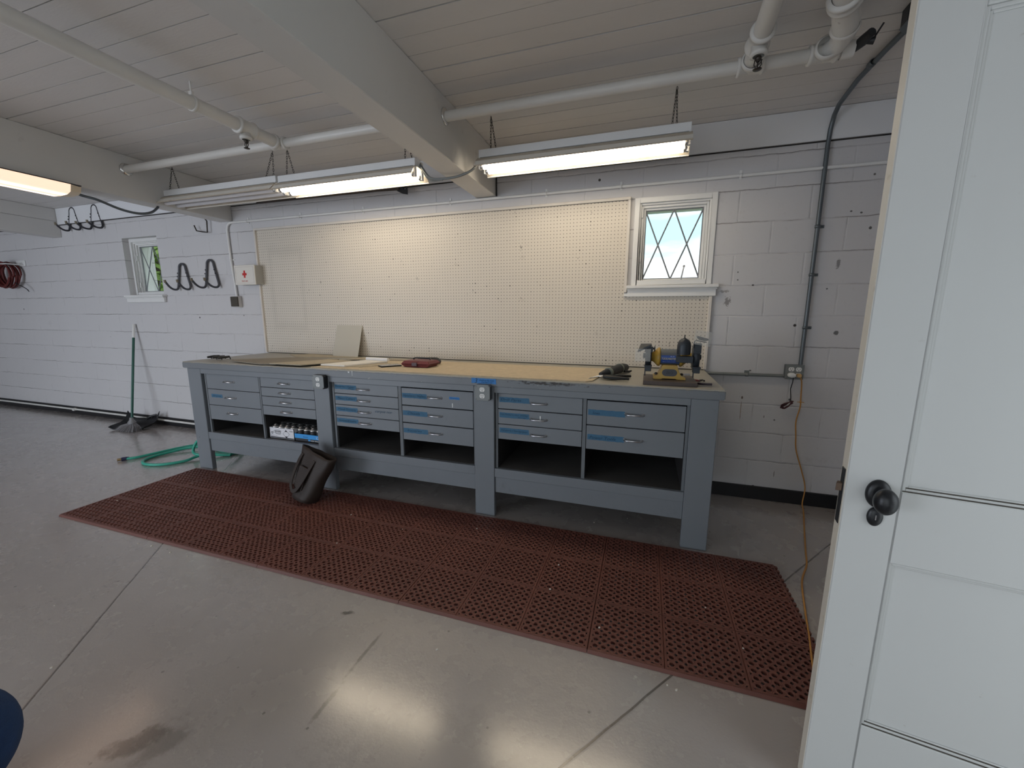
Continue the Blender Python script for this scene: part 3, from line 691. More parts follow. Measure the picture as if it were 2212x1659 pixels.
cw = thing('wall_conduit', 'thin white painted conduit along the back wall under the ceiling beams', 'conduit', (2.3, -.02, 2.19))
m = MB().tube([(-.345, -.016, 1.489), (-.352, -.016, 1.62), (-.372, -.016, 1.86), (-.378, -.016, 2.14), (-.366, -.016, 2.18), (-.335, -.016, 2.203), (-.29, -.016, 2.206), (2.0, -.016, 2.205), (4.985, -.016, 2.204)], .0105, 12)
obj('conduit_tube', m, M_trimw, cw)
for x in (-.1, .55, 1.25, 2.1, 2.9, 3.445, 4.2): obj('pipe_strap', MB().lathe([(.0115, -.008), (.0125, -.008), (.0125, .008), (.0115, .008)], (x, -.016, 2.2045), (1,0,0), 16).box(x-.008, x+.008, -.004, -.0008, 2.185, 2.240), M_trimw, cw)
obj('pipe_strap', MB().box(-.405, -.335, -.006, -.0008, 1.846, 1.858).lathe([(.0115, -.008), (.013, -.008), (.013, .008), (.0115, .008)], (-.372, -.016, 1.852), (0,0,1), 16), M_trimw, cw)
sw = thing('junction_box', 'small dark square box on the wall just below the first aid cabinet', 'junction box', (-.345, 0, 1.378))
obj('box_body', MB().box(-.392, -.300, -.040, -.0008, 1.378, 1.489), pbr('painted_box_side', (.60, .58, .57), .5), sw, .003)
obj('cover_plate', MB().box(-.395, -.297, -.053, -.040, 1.385, 1.484), pbr('dark_brown_switch', (.055, .045, .032), .5, 0, .2, 20), sw, .003)

gc = thing('electrical_conduit', 'grey metal conduit climbing the right end of the back wall and bending onto the ceiling', 'conduit', (4.66, -.02, .98))
m = MB().tube([(4.658, -.020, .980), (4.658, -.020, 1.6), (4.658, -.020, 2.33), (4.660, -.026, 2.42), (4.662, -.055, 2.485), (4.662, -.11, 2.518), (4.660, -.20, 2.525), (4.650, -.36, 2.526), (4.655, -.60, 2.526), (4.664, -.80, 2.524)], .0125, 14)
obj('conduit_tube', m, M_galvd, gc)
for z in (1.228, 1.565, 1.86): obj('pipe_strap', MB().lathe([(.0128, -.009), (.0155, -.009), (.0155, .009), (.0128, .009)], (4.658, -.020, z), (0,0,1), 16).box(4.67, 4.698, -.006, -.0008, z-.009, z+.009).lathe([(0, -.003), (.004, -.002), (.005, 0)], (4.69, -.006, z), (0,1,0), 10), M_galvd, gc)
obj('conduit_coupling', MB().lathe([(.0128, -.018), (.0165, -.017), (.0165, .017), (.0128, .018)], (4.648, -.50, 2.526), (0,1,0), 16), M_galvd, gc)
hc = tag(obj('conduit', MB().tube([(4.575, -.016, .905), (4.0, -.016, .900)], .0105, 12).box(4.335, 4.365, -.006, -.0008, .905, .93).lathe([(.011, -.009), (.0135, -.009), (.0135, .009), (.011, .009)], (4.35, -.016, .903), (1,0,0), 14), M_galv), 'short grey conduit running level from the wall outlet to behind the bench', 'conduit')
eb = thing('ceiling_junction_box', 'dark octagonal box on the ceiling at the end of the grey conduit', 'junction box', (4.66, -.88, 2.46))
m = MB().prism([(4.66+.068*math.cos(a*math.pi/4+.39), -.88+.068*math.sin(a*math.pi/4+.39)) for a in range(8)], 'xy', 2.478, CZ-.001); obj('box_body', m, M_blackdust, eb, .002)
obj('cover_plate', MB().prism([(4.66+.070*math.cos(a*math.pi/4+.39), -.88+.070*math.sin(a*math.pi/4+.39)) for a in range(8)], 'xy', 2.474, 2.478), M_galvd, eb)

# wall outlet with plug, and cords
wo = thing('outlet_box', 'wide grey four-way outlet box low on the back wall right of the bench', 'outlet', (4.622, 0, .889))
obj('box_body', MB().box(4.571, 4.673, -.042, -.0008, .889, .984), M_galvd, wo, .004)
m = MB().box(4.569, 4.675, -.0455, -.042, .887, .986)
for sx in (-1, 1):
    for sz in (-1, 1): m.lathe([(0, -.0014), (.003, -.001), (.004, 0)], (4.622+sx*.046, -.0455, .9365+sz*.042), (0,1,0), 10)
obj('cover_plate', m, M_galv, wo, .001)
for (dx, dz) in ((-.020, .018), (.022, .018), (-.020, -.020), (.022, -.020)):
    m = MB(); recept(m, 4.622+dx, .9365+dz, -.0455, 0, 1); obj('receptacle', m, [M_white, M_black], wo)
ad = thing('plug_adapter', 'white plug with a short black lead and pale tag in the wall outlet', 'plug', (4.60, -.05, .905))
obj('plug_body', MB().lathe([(0, -.030), (.013, -.030), (.016, -.026), (.017, -.003), (.015, 0)], (4.603, -.0482, .917), (0,1,0), 18, sx=1.4), M_white, ad)
m = MB().tube([(4.613, -.066, .905), (4.617, -.050, .87), (4.612, -.040, .82), (4.621, -.035, .765), (4.625, -.03, .735)], .0028, 8); obj('lead', m, M_black, ad)
m = MB()
for k in range(5):
    o_ = k*.003; m.tube([(4.628+o_, -.022-o_, .737), (4.60-o_, -.020-o_, .705+o_), (4.572, -.018-o_, .682+o_*2), (4.585+o_, -.026, .680), (4.615, -.026-o_, .702), (4.640-o_, -.025, .722), (4.628+o_, -.022-o_, .737)], .0032, 7)
obj('coiled_lead', m, pbr('dark_red_wire', (.07, .018, .022), .5), ad)
cd = thing('extension_cord', 'thin yellow-orange extension cord hanging from the wall outlet and trailing over the mat', 'extension cord', (4.66, -.05, 0))
pts = [(4.644, -.072, .915), (4.656, -.070, .895), (4.668, -.052, .86), (4.676, -.045, .76), (4.680, -.04, .70), (4.668, -.035, .60), (4.676, -.04, .50), (4.688, -.04, .40), (4.735, -.036, .26), (4.768, -.038, .14), (4.757, -.06, .03), (4.745, -.13, .006),
       (4.66, -.42, .006), (4.585, -.68, .006), (4.545, -.82, .006), (4.475, -.98, .006), (4.425, -1.17, .007), (4.375, -1.38, .009), (4.345, -1.50, .012), (4.315, -1.62, .0185), (4.29, -1.72, .0185), (4.34, -1.90, .006), (4.55, -2.3, .006), (4.9, -2.6, .006), (5.1, -2.65, .006)]
def smooth(pts, k=6):
    P = [Vector(p) for p in pts]; o = []
    for i in range(len(P)-1):
        a = P[max(i-1, 0)]; b = P[i]; c = P[i+1]; d = P[min(i+2, len(P)-1)]
        for j in range(k):
            t = j/k; o.append(.5*((2*b)+(c-a)*t+(2*a-5*b+4*c-d)*t*t+(3*b-a-3*c+d)*t**3))
    o.append(P[-1]); return o
M_yel = pbr('yellow_orange_cord', (.52, .25, .06), .5, 0, .15, 20)
obj('cord', MB().tube(smooth(pts), .0042, 8), M_yel, cd)
obj('plug_body', MB().box(4.632, 4.656, -.080, -.0482, .905, .928), pbr('yellow_plug', (.55, .36, .16), .5), cd, .004, 2)
obj('twist_tie', MB().lathe([(.0046, -.004), (.007, -.003), (.007, .003), (.0046, .004)], (4.678, -.042, .735), (0,0,1), 10).box(4.66, 4.698, -.046, -.040, .733, .737), M_yel, cd)
# white pipe along the left foot of the wall
obj_ = tag(obj('water_pipe', MB().tube([(XL+.01, -.034, .066), (-3.3, -.034, .068), (1.2, -.034, .060)], .0115, 12).box(-3.46, -3.42, -.05, -.02, .05, .082), M_pipe), 'thin white pipe running along the black baseboard left of the bench', 'pipe')

# ------------------------------------------------------------------ lights
def emit(name, col, strength):
    m = bpy.data.materials.new(name); m.use_nodes = True; t = m.node_tree; t.nodes.clear()
    o = t.nodes.new('ShaderNodeOutputMaterial'); e = t.nodes.new('ShaderNodeEmission'); e.inputs[0].default_value = (*col, 1); e.inputs[1].default_value = strength
    t.links.new(e.outputs[0], o.inputs[0]); return m
M_lit = emit('lit_tube', (1.0, .86, .66), 13)
M_litL = emit('lit_left_tube', (1.0, .74, .55), 7)
M_tubeoff = pbr('unlit_tube', (.72, .71, .73), .3)
M_house = pbr('white_fixture_enamel', (.80, .81, .82), .35, 0, .03, 6)
M_wing = pbr('dusty_reflector', (.50, .44, .36), .6, 0, .15, 12, .1, 50, ((.25,.20,.15), 9, .5, .8, .6))
M_wingin = pbr('reflector_inside', (.80, .77, .70), .4, 0, .05, 8)
M_chain = pbr('dark_chain', (.08, .075, .07), .5, .6)
def chain(par, a, b):
    a = Vector(a); b = Vector(b); d = (b-a); n = max(4, int(d.length/.0165)); m = MB(); T = d.normalized(); X = T.orthogonal().normalized(); Y = T.cross(X)
    for i in range(n):
        c = a+d*((i+.5)/n); W_ = X if i % 2 else Y; pts = []
        for k in range(10):
            q = 2*math.pi*k/10; pts.append(c+T*(.0115*math.cos(q))+W_*(.0048*math.sin(q)))
        m.tube(pts, .0015, 5, closed=True)
    obj('chain', m, M_chain, par)
def shop_light(x0, x1, yc, zt, lit, label, chains):
    t = thing('shop_light', label, 'light fixture', ((x0+x1)/2, yc, zt-.13), 'hanging two-tube shop lights')
    zb = zt-.046
    m = MB().box(x0, x1, yc-.055, yc+.055, zb, zt)
    obj('housing', m, M_house, t, .002)
    m = MB()   # reflector: outer dusty, inner bright
    prof = [(-.057, zb+.012), (-.057, zb-.004), (-.082, zb-.020), (-.112, zb-.062), (-.120, zb-.062)]
    inn = [(-.116, zb-.060), (-.084, zb-.0235), (-.056, zb-.006), (.056, zb-.006), (.084, zb-.0235), (.116, zb-.060)]
    e0, e1 = x0-.007, x1+.006
    def sheet(pr, mi, dz=0):
        for i in range(len(pr)-1):
            (a, b), (c, d) = pr[i], pr[i+1]
            m.add([(e0, yc+a, b+dz), (e1, yc+a, b+dz), (e1, yc+c, d+dz), (e0, yc+c, d+dz)], [(0,1,2,3)], mi)
    sheet(prof[1:], 0, .0); sheet([(-a, b) for a, b in prof[1:]], 0)
    sheet(inn, 1, -.0008)
    for s in (-1, 1):
        m.box(e0, e1, yc+s*.118-.004, yc+s*.118+.004, zb-.068, zb-.0615, 1 if s > 0 else 0)
    obj('reflector', m, [M_wing, M_wingin], t)
    for s in (-1, 1):
        y = yc+s*.046; z = zb-.052
        m = MB().tube([(x0+.030, y, z), (x1-.030, y, z)], .0185, 20); obj('lamp_tube', m, M_lit if lit else M_tubeoff, t)
        for xe, sg in ((x0+.012, 1), (x1-.012, -1)):
            m = MB().box(min(xe, xe-sg*.010), max(xe, xe-sg*.010), y-.013, y+.013, z-.017, zb-.002).lathe([(.0, 0), (.0185, 0), (.0185, sg*.016), (.016, sg*.018)], (xe, y, z), (1,0,0), 16, 1); obj('lamp_holder', m, [M_house, M_steel], t, 0)
    for (xa, xb) in chains: chain(t, (xa, yc, CZ-.004), (xb, yc, zt))
    return t
YC = -.545; ZTOP = 2.335
shop_light(2.600, 3.842, YC, ZTOP, True, 'lit fluorescent shop light hanging by chains on the window side of the centre beam', [(2.665, 2.662), (2.665, 2.700), (3.757, 3.742), (3.757, 3.768)])
shop_light(.950, 2.140, YC, ZTOP+.006, True, 'lit fluorescent shop light hanging by chains just left of the centre beam, above the rake', [(1.010, .985), (1.010, 1.065), (2.045, 2.030), (2.045, 2.090)])
shop_light(-.345, .930, YC, ZTOP+.012, False, 'unlit fluorescent shop light whose tubes are off, hanging between two beams', [(-.253, -.322), (-.253, -.192), (.866, .771), (.866, .856)])
# wrap-around fixture on the left beam
wl = thing('wraparound_light', 'lit pinkish wraparound light fixed under the left beam at the edge of the photo', 'light fixture', (-.395, -2.0, 2.13))
def wrapm():
    t = NT('glowing_lens'); b = t.b; P = t.geo.outputs['Position']; x = t.xyz(P)[0]
    b.inputs['Base Color'].default_value = (.85, .75, .68, 1); b.inputs['Roughness'].default_value = .25
    s = t.math('ABSOLUTE', t.math('SUBTRACT', t.math('ABSOLUTE', t.math('ADD', x, .395)), .055))
    e = t.math('ADD', 1.0, t.math('MULTIPLY', t.ramp(s, .045, .0), 3.2))
    b.inputs['Emission Color'].default_value = (1.0, .66, .47, 1); t.L(e, b.inputs['Emission Strength']); return t.m
m = MB(); pr = [(-.535, 2.212), (-.520, 2.165), (-.480, 2.150), (-.395, 2.145), (-.310, 2.150), (-.270, 2.165), (-.255, 2.212)]
ya, yb = -1.235, -2.49; n = len(pr)
m.add([(x, ya, z) for x, z in pr]+[(x, yb, z) for x, z in pr], [(i, i+1, n+i+1, n+i) for i in range(n-1)])
obj('lens', m, wrapm(), wl)
for y0, y1 in ((ya, -1.165), (yb, -2.56)):
    m = MB(); p2 = [(-.395+(x+.395)*.80, z+.012 if z < 2.2 else z) for x, z in pr]
    m.add([(x, y0, z) for x, z in pr]+[(x, y1, z) for x, z in p2], [(i, i+1, n+i+1, n+i) for i in range(n-1)]+[tuple(range(n, 2*n))]); obj('end_cap', m, M_house if False else pbr('cream_end_cap', (.80, .68, .50), .4), wl)
obj('backplate', MB().box(-.532, -.258, yb-.06, ya+.06, 2.2125, 2.2195), M_blackdust, wl)
obj('power_cable', MB().tube(smooth([(-.415, -1.150, 2.195), (-.40, -1.10, 2.181), (-.36, -1.04, 2.165), (-.36, -.90, 2.130), (-.325, -.80, 2.118), (-.31, -.72, 2.142), (-.36, -.64, 2.196), (-.385, -.60, 2.24), (-.372, -.57, 2.29), (-.35, -.552, 2.31)]), .0095, 10), M_galvd,
    wl)
lc = tag(obj('power_cable', MB().tube(smooth([(2.137, YC+.02, 2.325), (2.170, YC-.01, 2.285), (2.235, YC-.02, 2.213), (2.33, YC-.02, 2.200), (2.44, YC-.02, 2.205), (2.535, YC-.02, 2.232), (2.582, YC, 2.285), (2.598, YC+.01, 2.31)]), .008, 10).tube(smooth([(2.137, YC+.03, 2.325), (2.165, YC, 2.270), (2.235, YC-.03, 2.196), (2.33, YC-.03, 2.190)]), .0045, 8), M_galv), 'grey cable looping under the centre beam between the two lit shop lights', 'cable')

# ------------------------------------------------------------------ wall hung things
M_hook = pbr('grey_hook', (.085, .088, .10), .45, .3, .15, 12)
def uhook(xa, xb, zt, zb, out, zup, label, mat=M_hook, r=.0105):
    t = thing('storage_hook', label, 'hook', ((xa+xb)/2, -.012, zb), 'grey double storage hooks on the back wall')
    xm = (xa+xb)/2; y = -.016; w = (xb-xa)*.26
    arc = [(xm-w*math.cos(a), y, zt-w-.0+w*math.sin(a)) for a in [math.pi*k/10 for k in range(11)]]
    def leg(x, xt):
        q = [(x, -out, zup), (x, -out*.80, zb+(zup-zb)*.45), (x, -out*.60, zb+(zup-zb)*.12), (x, -out*.40, zb), (x, -out*.20, zb+.006), (x, y, zb+.035)]
        return q+[(x+(xt-x)*.35, y, zb+.035+(zt-w-zb-.035)*.35), (x+(xt-x)*.7, y, zb+.035+(zt-w-zb-.035)*.7)]
    pts = leg(xa, xm-w) + arc + leg(xb, xm+w)[::-1]
    obj('hook_frame', MB().tube(smooth(pts, 4), r, 10), mat, t)
    for x, s in ((xa, 1), (xb, -1)):
        obj('rubber_tip', MB().tube([(x, -out, zup-.012), (x, -out-.004, zup+.018)], r*1.08, 10), pbr('worn_tip', (.20, .17, .12), .6), t)
    m = MB()
    for s, x0_ in ((-1, xa), (1, xb)):
        for f_ in (.45, .68):
            x = x0_+(xm+s*w-x0_)*f_; z = zb+.07+(zt-w-zb-.07)*f_; m.lathe([(0, -.006), (.006, -.005), (.007, 0)], (x, y-r, z), (0,1,0), 10)
    obj('screws', m, M_black, t) if False else [obj('screw', (lambda q: (q.lathe([(0, -.006), (.006, -.005), (.007, 0)], (x0_+(xm+s*w-x0_)*f_, y-r+.001, zb+.07+(zt-w-zb-.07)*f_), (0,1,0), 10), q)[1])(MB()), M_black, t) for s, x0_ in ((-1, xa), (1, xb)) for f_ in (.45, .68)]
    return t
uhook(-1.186, -.998, 1.838, 1.568, .140, 1.645, 'grey double storage hook on the back wall, next to the left window')
uhook(-.765, -.578, 1.862, 1.582, .155, 1.652, 'grey double storage hook on the back wall, next to the first aid cabinet')
M_hookb = pbr('dark_hook', (.045, .046, .055), .5, .2)
uhook(-2.905, -2.700, 2.545-.012, 2.278, .135, 2.335, 'dark double storage hook high on the wall, the farther one beyond the left window', M_hookb, .010)
uhook(-2.492, -2.290, 2.545-.012, 2.272, .150, 2.318, 'dark double storage hook high on the wall, the nearer one above the left window', M_hookb, .010)
tag(obj('ladder_hook', MB().tube([(-.742, -.006, 2.296), (-.705, -.022, 2.284), (-.655, -.03, 2.268), (-.620, -.034, 2.238), (-.627, -.036, 2.128), (-.70, -.036, 2.138), (-.775, -.038, 2.152), (-.798, -.040, 2.205)], .0062, 8), M_brz), 'small bent dark hook on the wall beside the end of the left beam', 'hook')
# first aid cabinet
fa = thing('first_aid_cabinet', 'white metal first aid cabinet with a red cross beside the pegboard', 'first aid cabinet', (-.10, 0, 1.597))
M_faw = pbr('cream_enamel', (.76, .73, .67), .4, 0, .03, 10)
obj('cabinet_body', MB().box(-.226, .034, -.096, -.0008, 1.597, 1.777), pbr('grey_cabinet_side', (.42, .41, .38), .5), fa, .002)
dd = obj('cabinet_door', MB().box(-.230, .036, -.106, -.0965, 1.593, 1.781), M_faw, fa, .0025)
m = MB(); 
for (x0, x1, z0, z1) in ((-.214, .020, 1.762, 1.7635), (-.214, .020, 1.609, 1.6105), (-.214, -.2125, 1.609, 1.7635), (.0185, .020, 1.609, 1.7635)): m.box(x0, x1, -.1067, -.106, z0, z1)
obj('border_line', m, pbr('faint_line', (.50, .42, .38), .5), dd)
cx, cz = -.097, 1.694; a = .0105; L_ = .034
M_red = pbr('red_print', (.55, .018, .018), .45)
m = MB().prism([(cx-a, cz-L_), (cx+a, cz-L_), (cx+a, cz-a), (cx+L_*.82, cz-a), (cx+L_*.82, cz+a), (cx+a, cz+a), (cx+a, cz+L_), (cx-a, cz+L_), (cx-a, cz+a), (cx-L_*.82, cz+a), (cx-L_*.82, cz-a), (cx-a, cz-a)], 'xz', -.1072, -.106); obj('red_cross', m, M_red, dd)
obj('lettering', MB().text('FIRST AID', (-.140, -.1063, 1.622), (1,0,0), (0,0,1), .078, .0135, 0), M_red, dd)

# rake above the pegboard
M_wood = pbr('dark_old_wood', (.055, .038, .028), .55, 0, .3, 8, .2, 40, None, (1, 6, 6))
rk = thing('garden_rake', 'old rake with a long dark wooden handle hung level on the wall above the pegboard', 'rake', (.9, -.08, 2.34))
obj('rake_handle', MB().tube([(.115, -.075, 2.352), (.13, -.075, 2.353), (.9, -.075, 2.350), (1.45, -.075, 2.345), (1.675, -.075, 2.333)], [.010, .020, .0195, .018, .014], 12), M_wood, rk)
m = MB()
out_ = [(1.640, 2.345), (1.655, 2.318), (1.690, 2.296), (1.735, 2.284), (1.748, 2.288)]
m.prism([(1.60, 2.385), (1.628, 2.345), (1.655, 2.312), (1.700, 2.290), (1.746, 2.281), (1.748, 2.318), (1.700, 2.325), (1.672, 2.345), (1.66, 2.385)], 'xz', -.080, -.068)
obj('rake_head', m, M_blackdust, rk, .001)
for x0, zb_ in ((1.672, 2.335), (1.702, 2.322), (1.733, 2.316)):
    obj('tine', MB().box(x0, x0+.014, -.079, -.069, zb_, 2.43), M_blackdust, rk, .001)

# red hose coil at the far left
rc = thing('air_hose_reel', 'dark red coiled hose hung on a bracket at the far left of the back wall', 'hose', (-4.22, -.10, 1.62))
m = MB()
pts = []
for k in range(11*26):
    a = 2*math.pi*k/26; lp = k//26; rr = .150+.010*math.sin(lp*2.1)+.006*math.sin(a*3+lp)
    pts.append((-4.23+rr*math.cos(a)*1.25, -.035-.0105*(lp+(k % 26)/26)+.006*math.sin(a*2), 1.80+rr*math.sin(a)))
obj('coiled_hose', MB().tube(pts, .0085, 7), pbr('dark_red_hose', (.13, .018, .016), .5, 0, .2, 15), rc)
obj('hose_bracket', MB().box(-4.16, -3.97, -.014, -.0008, 1.915, 1.985).box(-4.14, -4.0, -.17, -.014, 1.922, 1.934), M_trimw, rc, .003)
obj('hose_end', MB().tube(smooth([(-4.06, -.10, 1.70), (-3.99, -.09, 1.67), (-3.93, -.06, 1.625), (-3.905, -.05, 1.59)]), .005, 7), M_black, rc)

# ------------------------------------------------------------------ broom with dustpan, hose, bag
bt = thing('upright_broom', 'upright broom with green handle and white grip leaning on the left wall', 'broom', (-1.93, -.22, 0))
def pt(a, b, t): return tuple(a[i]+(b[i]-a[i])*t for i in range(3))
A = (-1.872, -.262, .085); B = (-2.013, -.020, 1.190)
obj('handle', MB().tube([pt(A, B, -.02), pt(A, B, .86)], .0125, 12), pbr('dark_green_handle', (.015, .10, .075), .35), bt)
obj('grip', MB().tube([pt(A, B, .86), pt(A, B, .995), pt(A, B, 1.0)], [.0145, .0145, .008], 12), M_white, bt)
m = MB(); c = Vector(A)
m.lathe([(.016, .055), (.020, .03), (.04, .0), (.035, -.02)], c, (0,0,1), 16); obj('broom_socket', m, pbr('grey_broom_socket', (.25, .25, .26), .5), bt)
m = MB()
for k in range(520):
    a = random.uniform(-1, 1); b_ = random.uniform(-1, 1); x0 = c.x+a*.035; y0 = c.y+b_*.018; x1 = c.x+.01+a*.155+random.uniform(-.01,.01); y1 = c.y-.05+b_*.05-.02*(1-a*a); 
    m.tube([(x0, y0, .075), ((x0+x1)/2+a*.02, (y0+y1)/2, .05), (x1, y1, .004)], .0016, 3, cap=False)
obj('bristles', m, pbr('grey_bristles', (.23, .225, .235), .8, 0, .2, 40), bt)['kind'] = 'stuff'
dp = thing('dustpan', 'black dustpan lying on the floor behind the broom bristles', 'dustpan', (-1.93, -.16, 0))
m = MB(); w = .20
for s in (0, 1):
    z0 = .004 if s else .0
prof = [(-.115, .002), (-.09, .004), (.0, .010), (.05, .03), (.075, .075), (.085, .10)]
n = len(prof); vs = []
for i, (d, z) in enumerate(prof):
    wd = .21-.02*i/n
    for k in range(9):
        u = -1+k/4; vs.append((-1.915+u*wd+.02, -.205+d+.05*u, z+(.085*abs(u)**6)*(.35+.65*i/(n-1))))
m.add(vs, [(i*9+k, i*9+k+1, (i+1)*9+k+1, (i+1)*9+k) for i in range(n-1) for k in range(8)], 0, True)
o = obj('pan', m, M_black, dp); sm_ = o.modifiers.new('thickness', 'SOLIDIFY'); sm_.thickness = .004
obj('pan_handle', MB().tube([(-1.86, -.115, .09), (-1.82, -.10, .12), (-1.77, -.07, .135)], [.016, .014, .012], 10), M_black, dp)

M_hose = pbr('teal_garden_hose', (.045, .40, .29), .35, 0, .12, 8)
gh = thing('garden_hose', 'teal green garden hose looping on the floor under the left end of the bench', 'hose', (-.5, -.75, 0))
z = .0125
hp = [(-.742, -.935, z+.002), (-.70, -.88, z), (-.67, -.76, z), (-.63, -.60, z), (-.56, -.46, z), (-.42, -.33, z), (-.16, -.22, z), (.06, -.20, z), (.15, -.27, z), (.13, -.40, z), (.04, -.52, z), (-.03, -.58, z+.004), (-.12, -.64, z+.02), (-.17, -.72, z+.012),
      (-.185, -.80, z), (-.25, -.90, z), (-.34, -.955, z), (-.45, -.965, z), (-.545, -.915, z), (-.585, -.82, z), (-.56, -.68, z+.004), (-.50, -.57, z+.014), (-.40, -.50, z+.014), (-.2, -.50, z), (.05, -.56, z)]
obj('hose_tube', MB().tube(smooth(hp), .0118, 12), M_hose, gh)
obj('hose_tube', MB().tube(smooth([(.05, -.56, z), (-.05, -.62, z+.01), (-.16, -.70, z+.026), (-.225, -.70, .055), (-.245, -.675, .10), (-.215, -.66, .150), (-.15, -.65, .175), (-.06, -.60, .165), (.03, -.54, .10), (.05, -.44, z+.012)]), .0118, 12), M_hose, gh)
m = MB().tube([(-.735, -.918, z+.003), (-.752, -.945, z+.003), (-.762, -.963, z+.003)], [.013, .0165, .0165], 12); obj('hose_collar', m, pbr('navy_collar', (.02, .025, .08), .4), gh)
m = MB().tube([(-.762, -.963, z+.003), (-.775, -.988, z+.003)], [.012, .012], 12); obj('hose_coupling', m, pbr('brass', (.45, .33, .18), .3, .9), gh)

# tote bag (local frame, x along front, y depth, z up) ---------------------------------
bg_ = thing('tote_bag', 'dark brown leather tool tote slumped against the second bench post', 'bag', (0,0,0)); ORG[bg_.name] = Vector((0,0,0))
M_lea = pbr('brown_leather', (.030, .020, .016), .62, 0, .25, 9, .25, 60, ((.065,.048,.038), 7, .5, .8, .5))
m = MB(); rows = 14; nn = 40; vs = []
def ringp(t, inset=0):
    w = .090+.088*t-inset; d = (.070-.018*t)*(1.0-.05*math.sin(t*3)) - inset; z = .34*t; o = []
    for k in range(nn):
        a = 2*math.pi*k/nn; c, s_ = math.cos(a), math.sin(a); e = .62
        x = w*abs(c)**e*(1 if c > 0 else -1); y = d*abs(s_)**e*(1 if s_ > 0 else -1)
        y += .006*math.sin(x*38+t*4)*t; x += .006*math.sin(t*9)
        zz = z + (.014*math.cos(a*1.0)*t*t - .02*t*t*math.cos(a)) + .006*math.sin(a*2)*t
        o.append((x, y, zz))
    return o
for i in range(rows+1): vs += ringp(i/rows)
for i in range(rows, 1, -1): vs += ringp(i/rows, .007)
tot = (rows+1)+(rows-1)
m.add(vs, [(i*nn+k, i*nn+(k+1) % nn, (i+1)*nn+(k+1) % nn, (i+1)*nn+k) for i in range(tot-1) for k in range(nn)], 0, True)
m.add([v for v in ringp(0)][::-1], [tuple(range(nn))], 0); b2_ = [v for v in ringp(2/rows, .007)]; m.add(b2_, [tuple(range(nn))], 0)
obj('bag_body', m, M_lea, bg_, weld=True)
def strap(sy, nm='carry_handle'):
    m = MB(); P = smooth([(-.100, sy*.054, .300), (-.104, sy*.064, .25), (-.098, sy*.078, .16), (-.084, sy*.084, .09), (-.052, sy*.086, .055), (-.030, sy*.086, .050), (.0, sy*.086, .070), (.026, sy*.082, .13), (.044, sy*.072, .21), (.056, sy*.058, .290)], 5)
    vs = []; 
    for i, p in enumerate(P):
        a = P[max(i-1, 0)]; b = P[min(i+1, len(P)-1)]; T_ = (b-a).normalized(); N_ = Vector((0, sy, 0)); B_ = T_.cross(N_).normalized()
        for (u, v_) in ((-.013, -.003), (.013, -.003), (.013, .003), (-.013, .003)): vs.append(p+B_*u+N_*v_)
    m.add(vs, [(i*4+k, i*4+(k+1) % 4, (i+1)*4+(k+1) % 4, (i+1)*4+k) for i in range(len(P)-1) for k in range(4)]+[(0,1,2,3), tuple(range(len(vs)-4, len(vs)))])
    obj(nm, m, M_lea, bg_)
strap(-1); 
m = MB().box(-.070, .030, -.071, -.064, .07, .225); obj('front_pocket', m, M_lea, bg_, .003)

bg_.rotation_mode = 'XYZ'
bg_.matrix_world = Matrix.Translation((1.452, -1.085, .026)) @ Matrix.Rotation(math.radians(-14), 4, 'Z') @ Matrix.Rotation(math.radians(-20), 4, 'X') @ Matrix.Rotation(math.radians(6), 4, 'Y')

# ------------------------------------------------------------------ cases of cans on the shelf
M_can = pbr('can_metal', (.55, .55, .54), .25, .9); M_canlab = pbr('can_label', (.03, .03, .035), .4)
M_film = NT('dark_shrink_film'); M_film.b.inputs['Base Color'].default_value = (.10, .10, .105, 1); M_film.b.inputs['Roughness'].default_value = .18; M_film.b.inputs['Alpha'].default_value = .62; M_film = M_film.m
def can_case(x0, y0, name, label, boxm, hh, inkm, deco):
    t = thing('can_case', label, 'case of cans', (x0+.125, y0+.19, .330))
    L, D = .252, .38; z0 = .3305; m = MB()
    m.box(x0, x0+L, y0, y0+.004, z0, z0+hh); m.box(x0, x0+L, y0+D-.004, y0+D, z0, z0+hh); m.box(x0, x0+.004, y0, y0+D, z0, z0+hh); m.box(x0+L-.004, x0+L, y0, y0+D, z0, z0+hh); m.box(x0, x0+L, y0, y0+D, z0, z0+.004)
    obj('tray', m, boxm, t)
    m = MB(); deco(m, x0, y0-.0006, z0, L, hh); obj('tray_print', m, inkm, t)
    m = MB().prism([(y0+.075, z0+.1165), (y0+.30, z0+.1165), (y0+D-.006, z0+.085), (y0+D-.006, z0+.0835), (y0+.30, z0+.1150), (y0+.075, z0+.1150)], 'yz', x0+.006, x0+L-.006); obj('shrink_film', m, M_film, t)
    return t
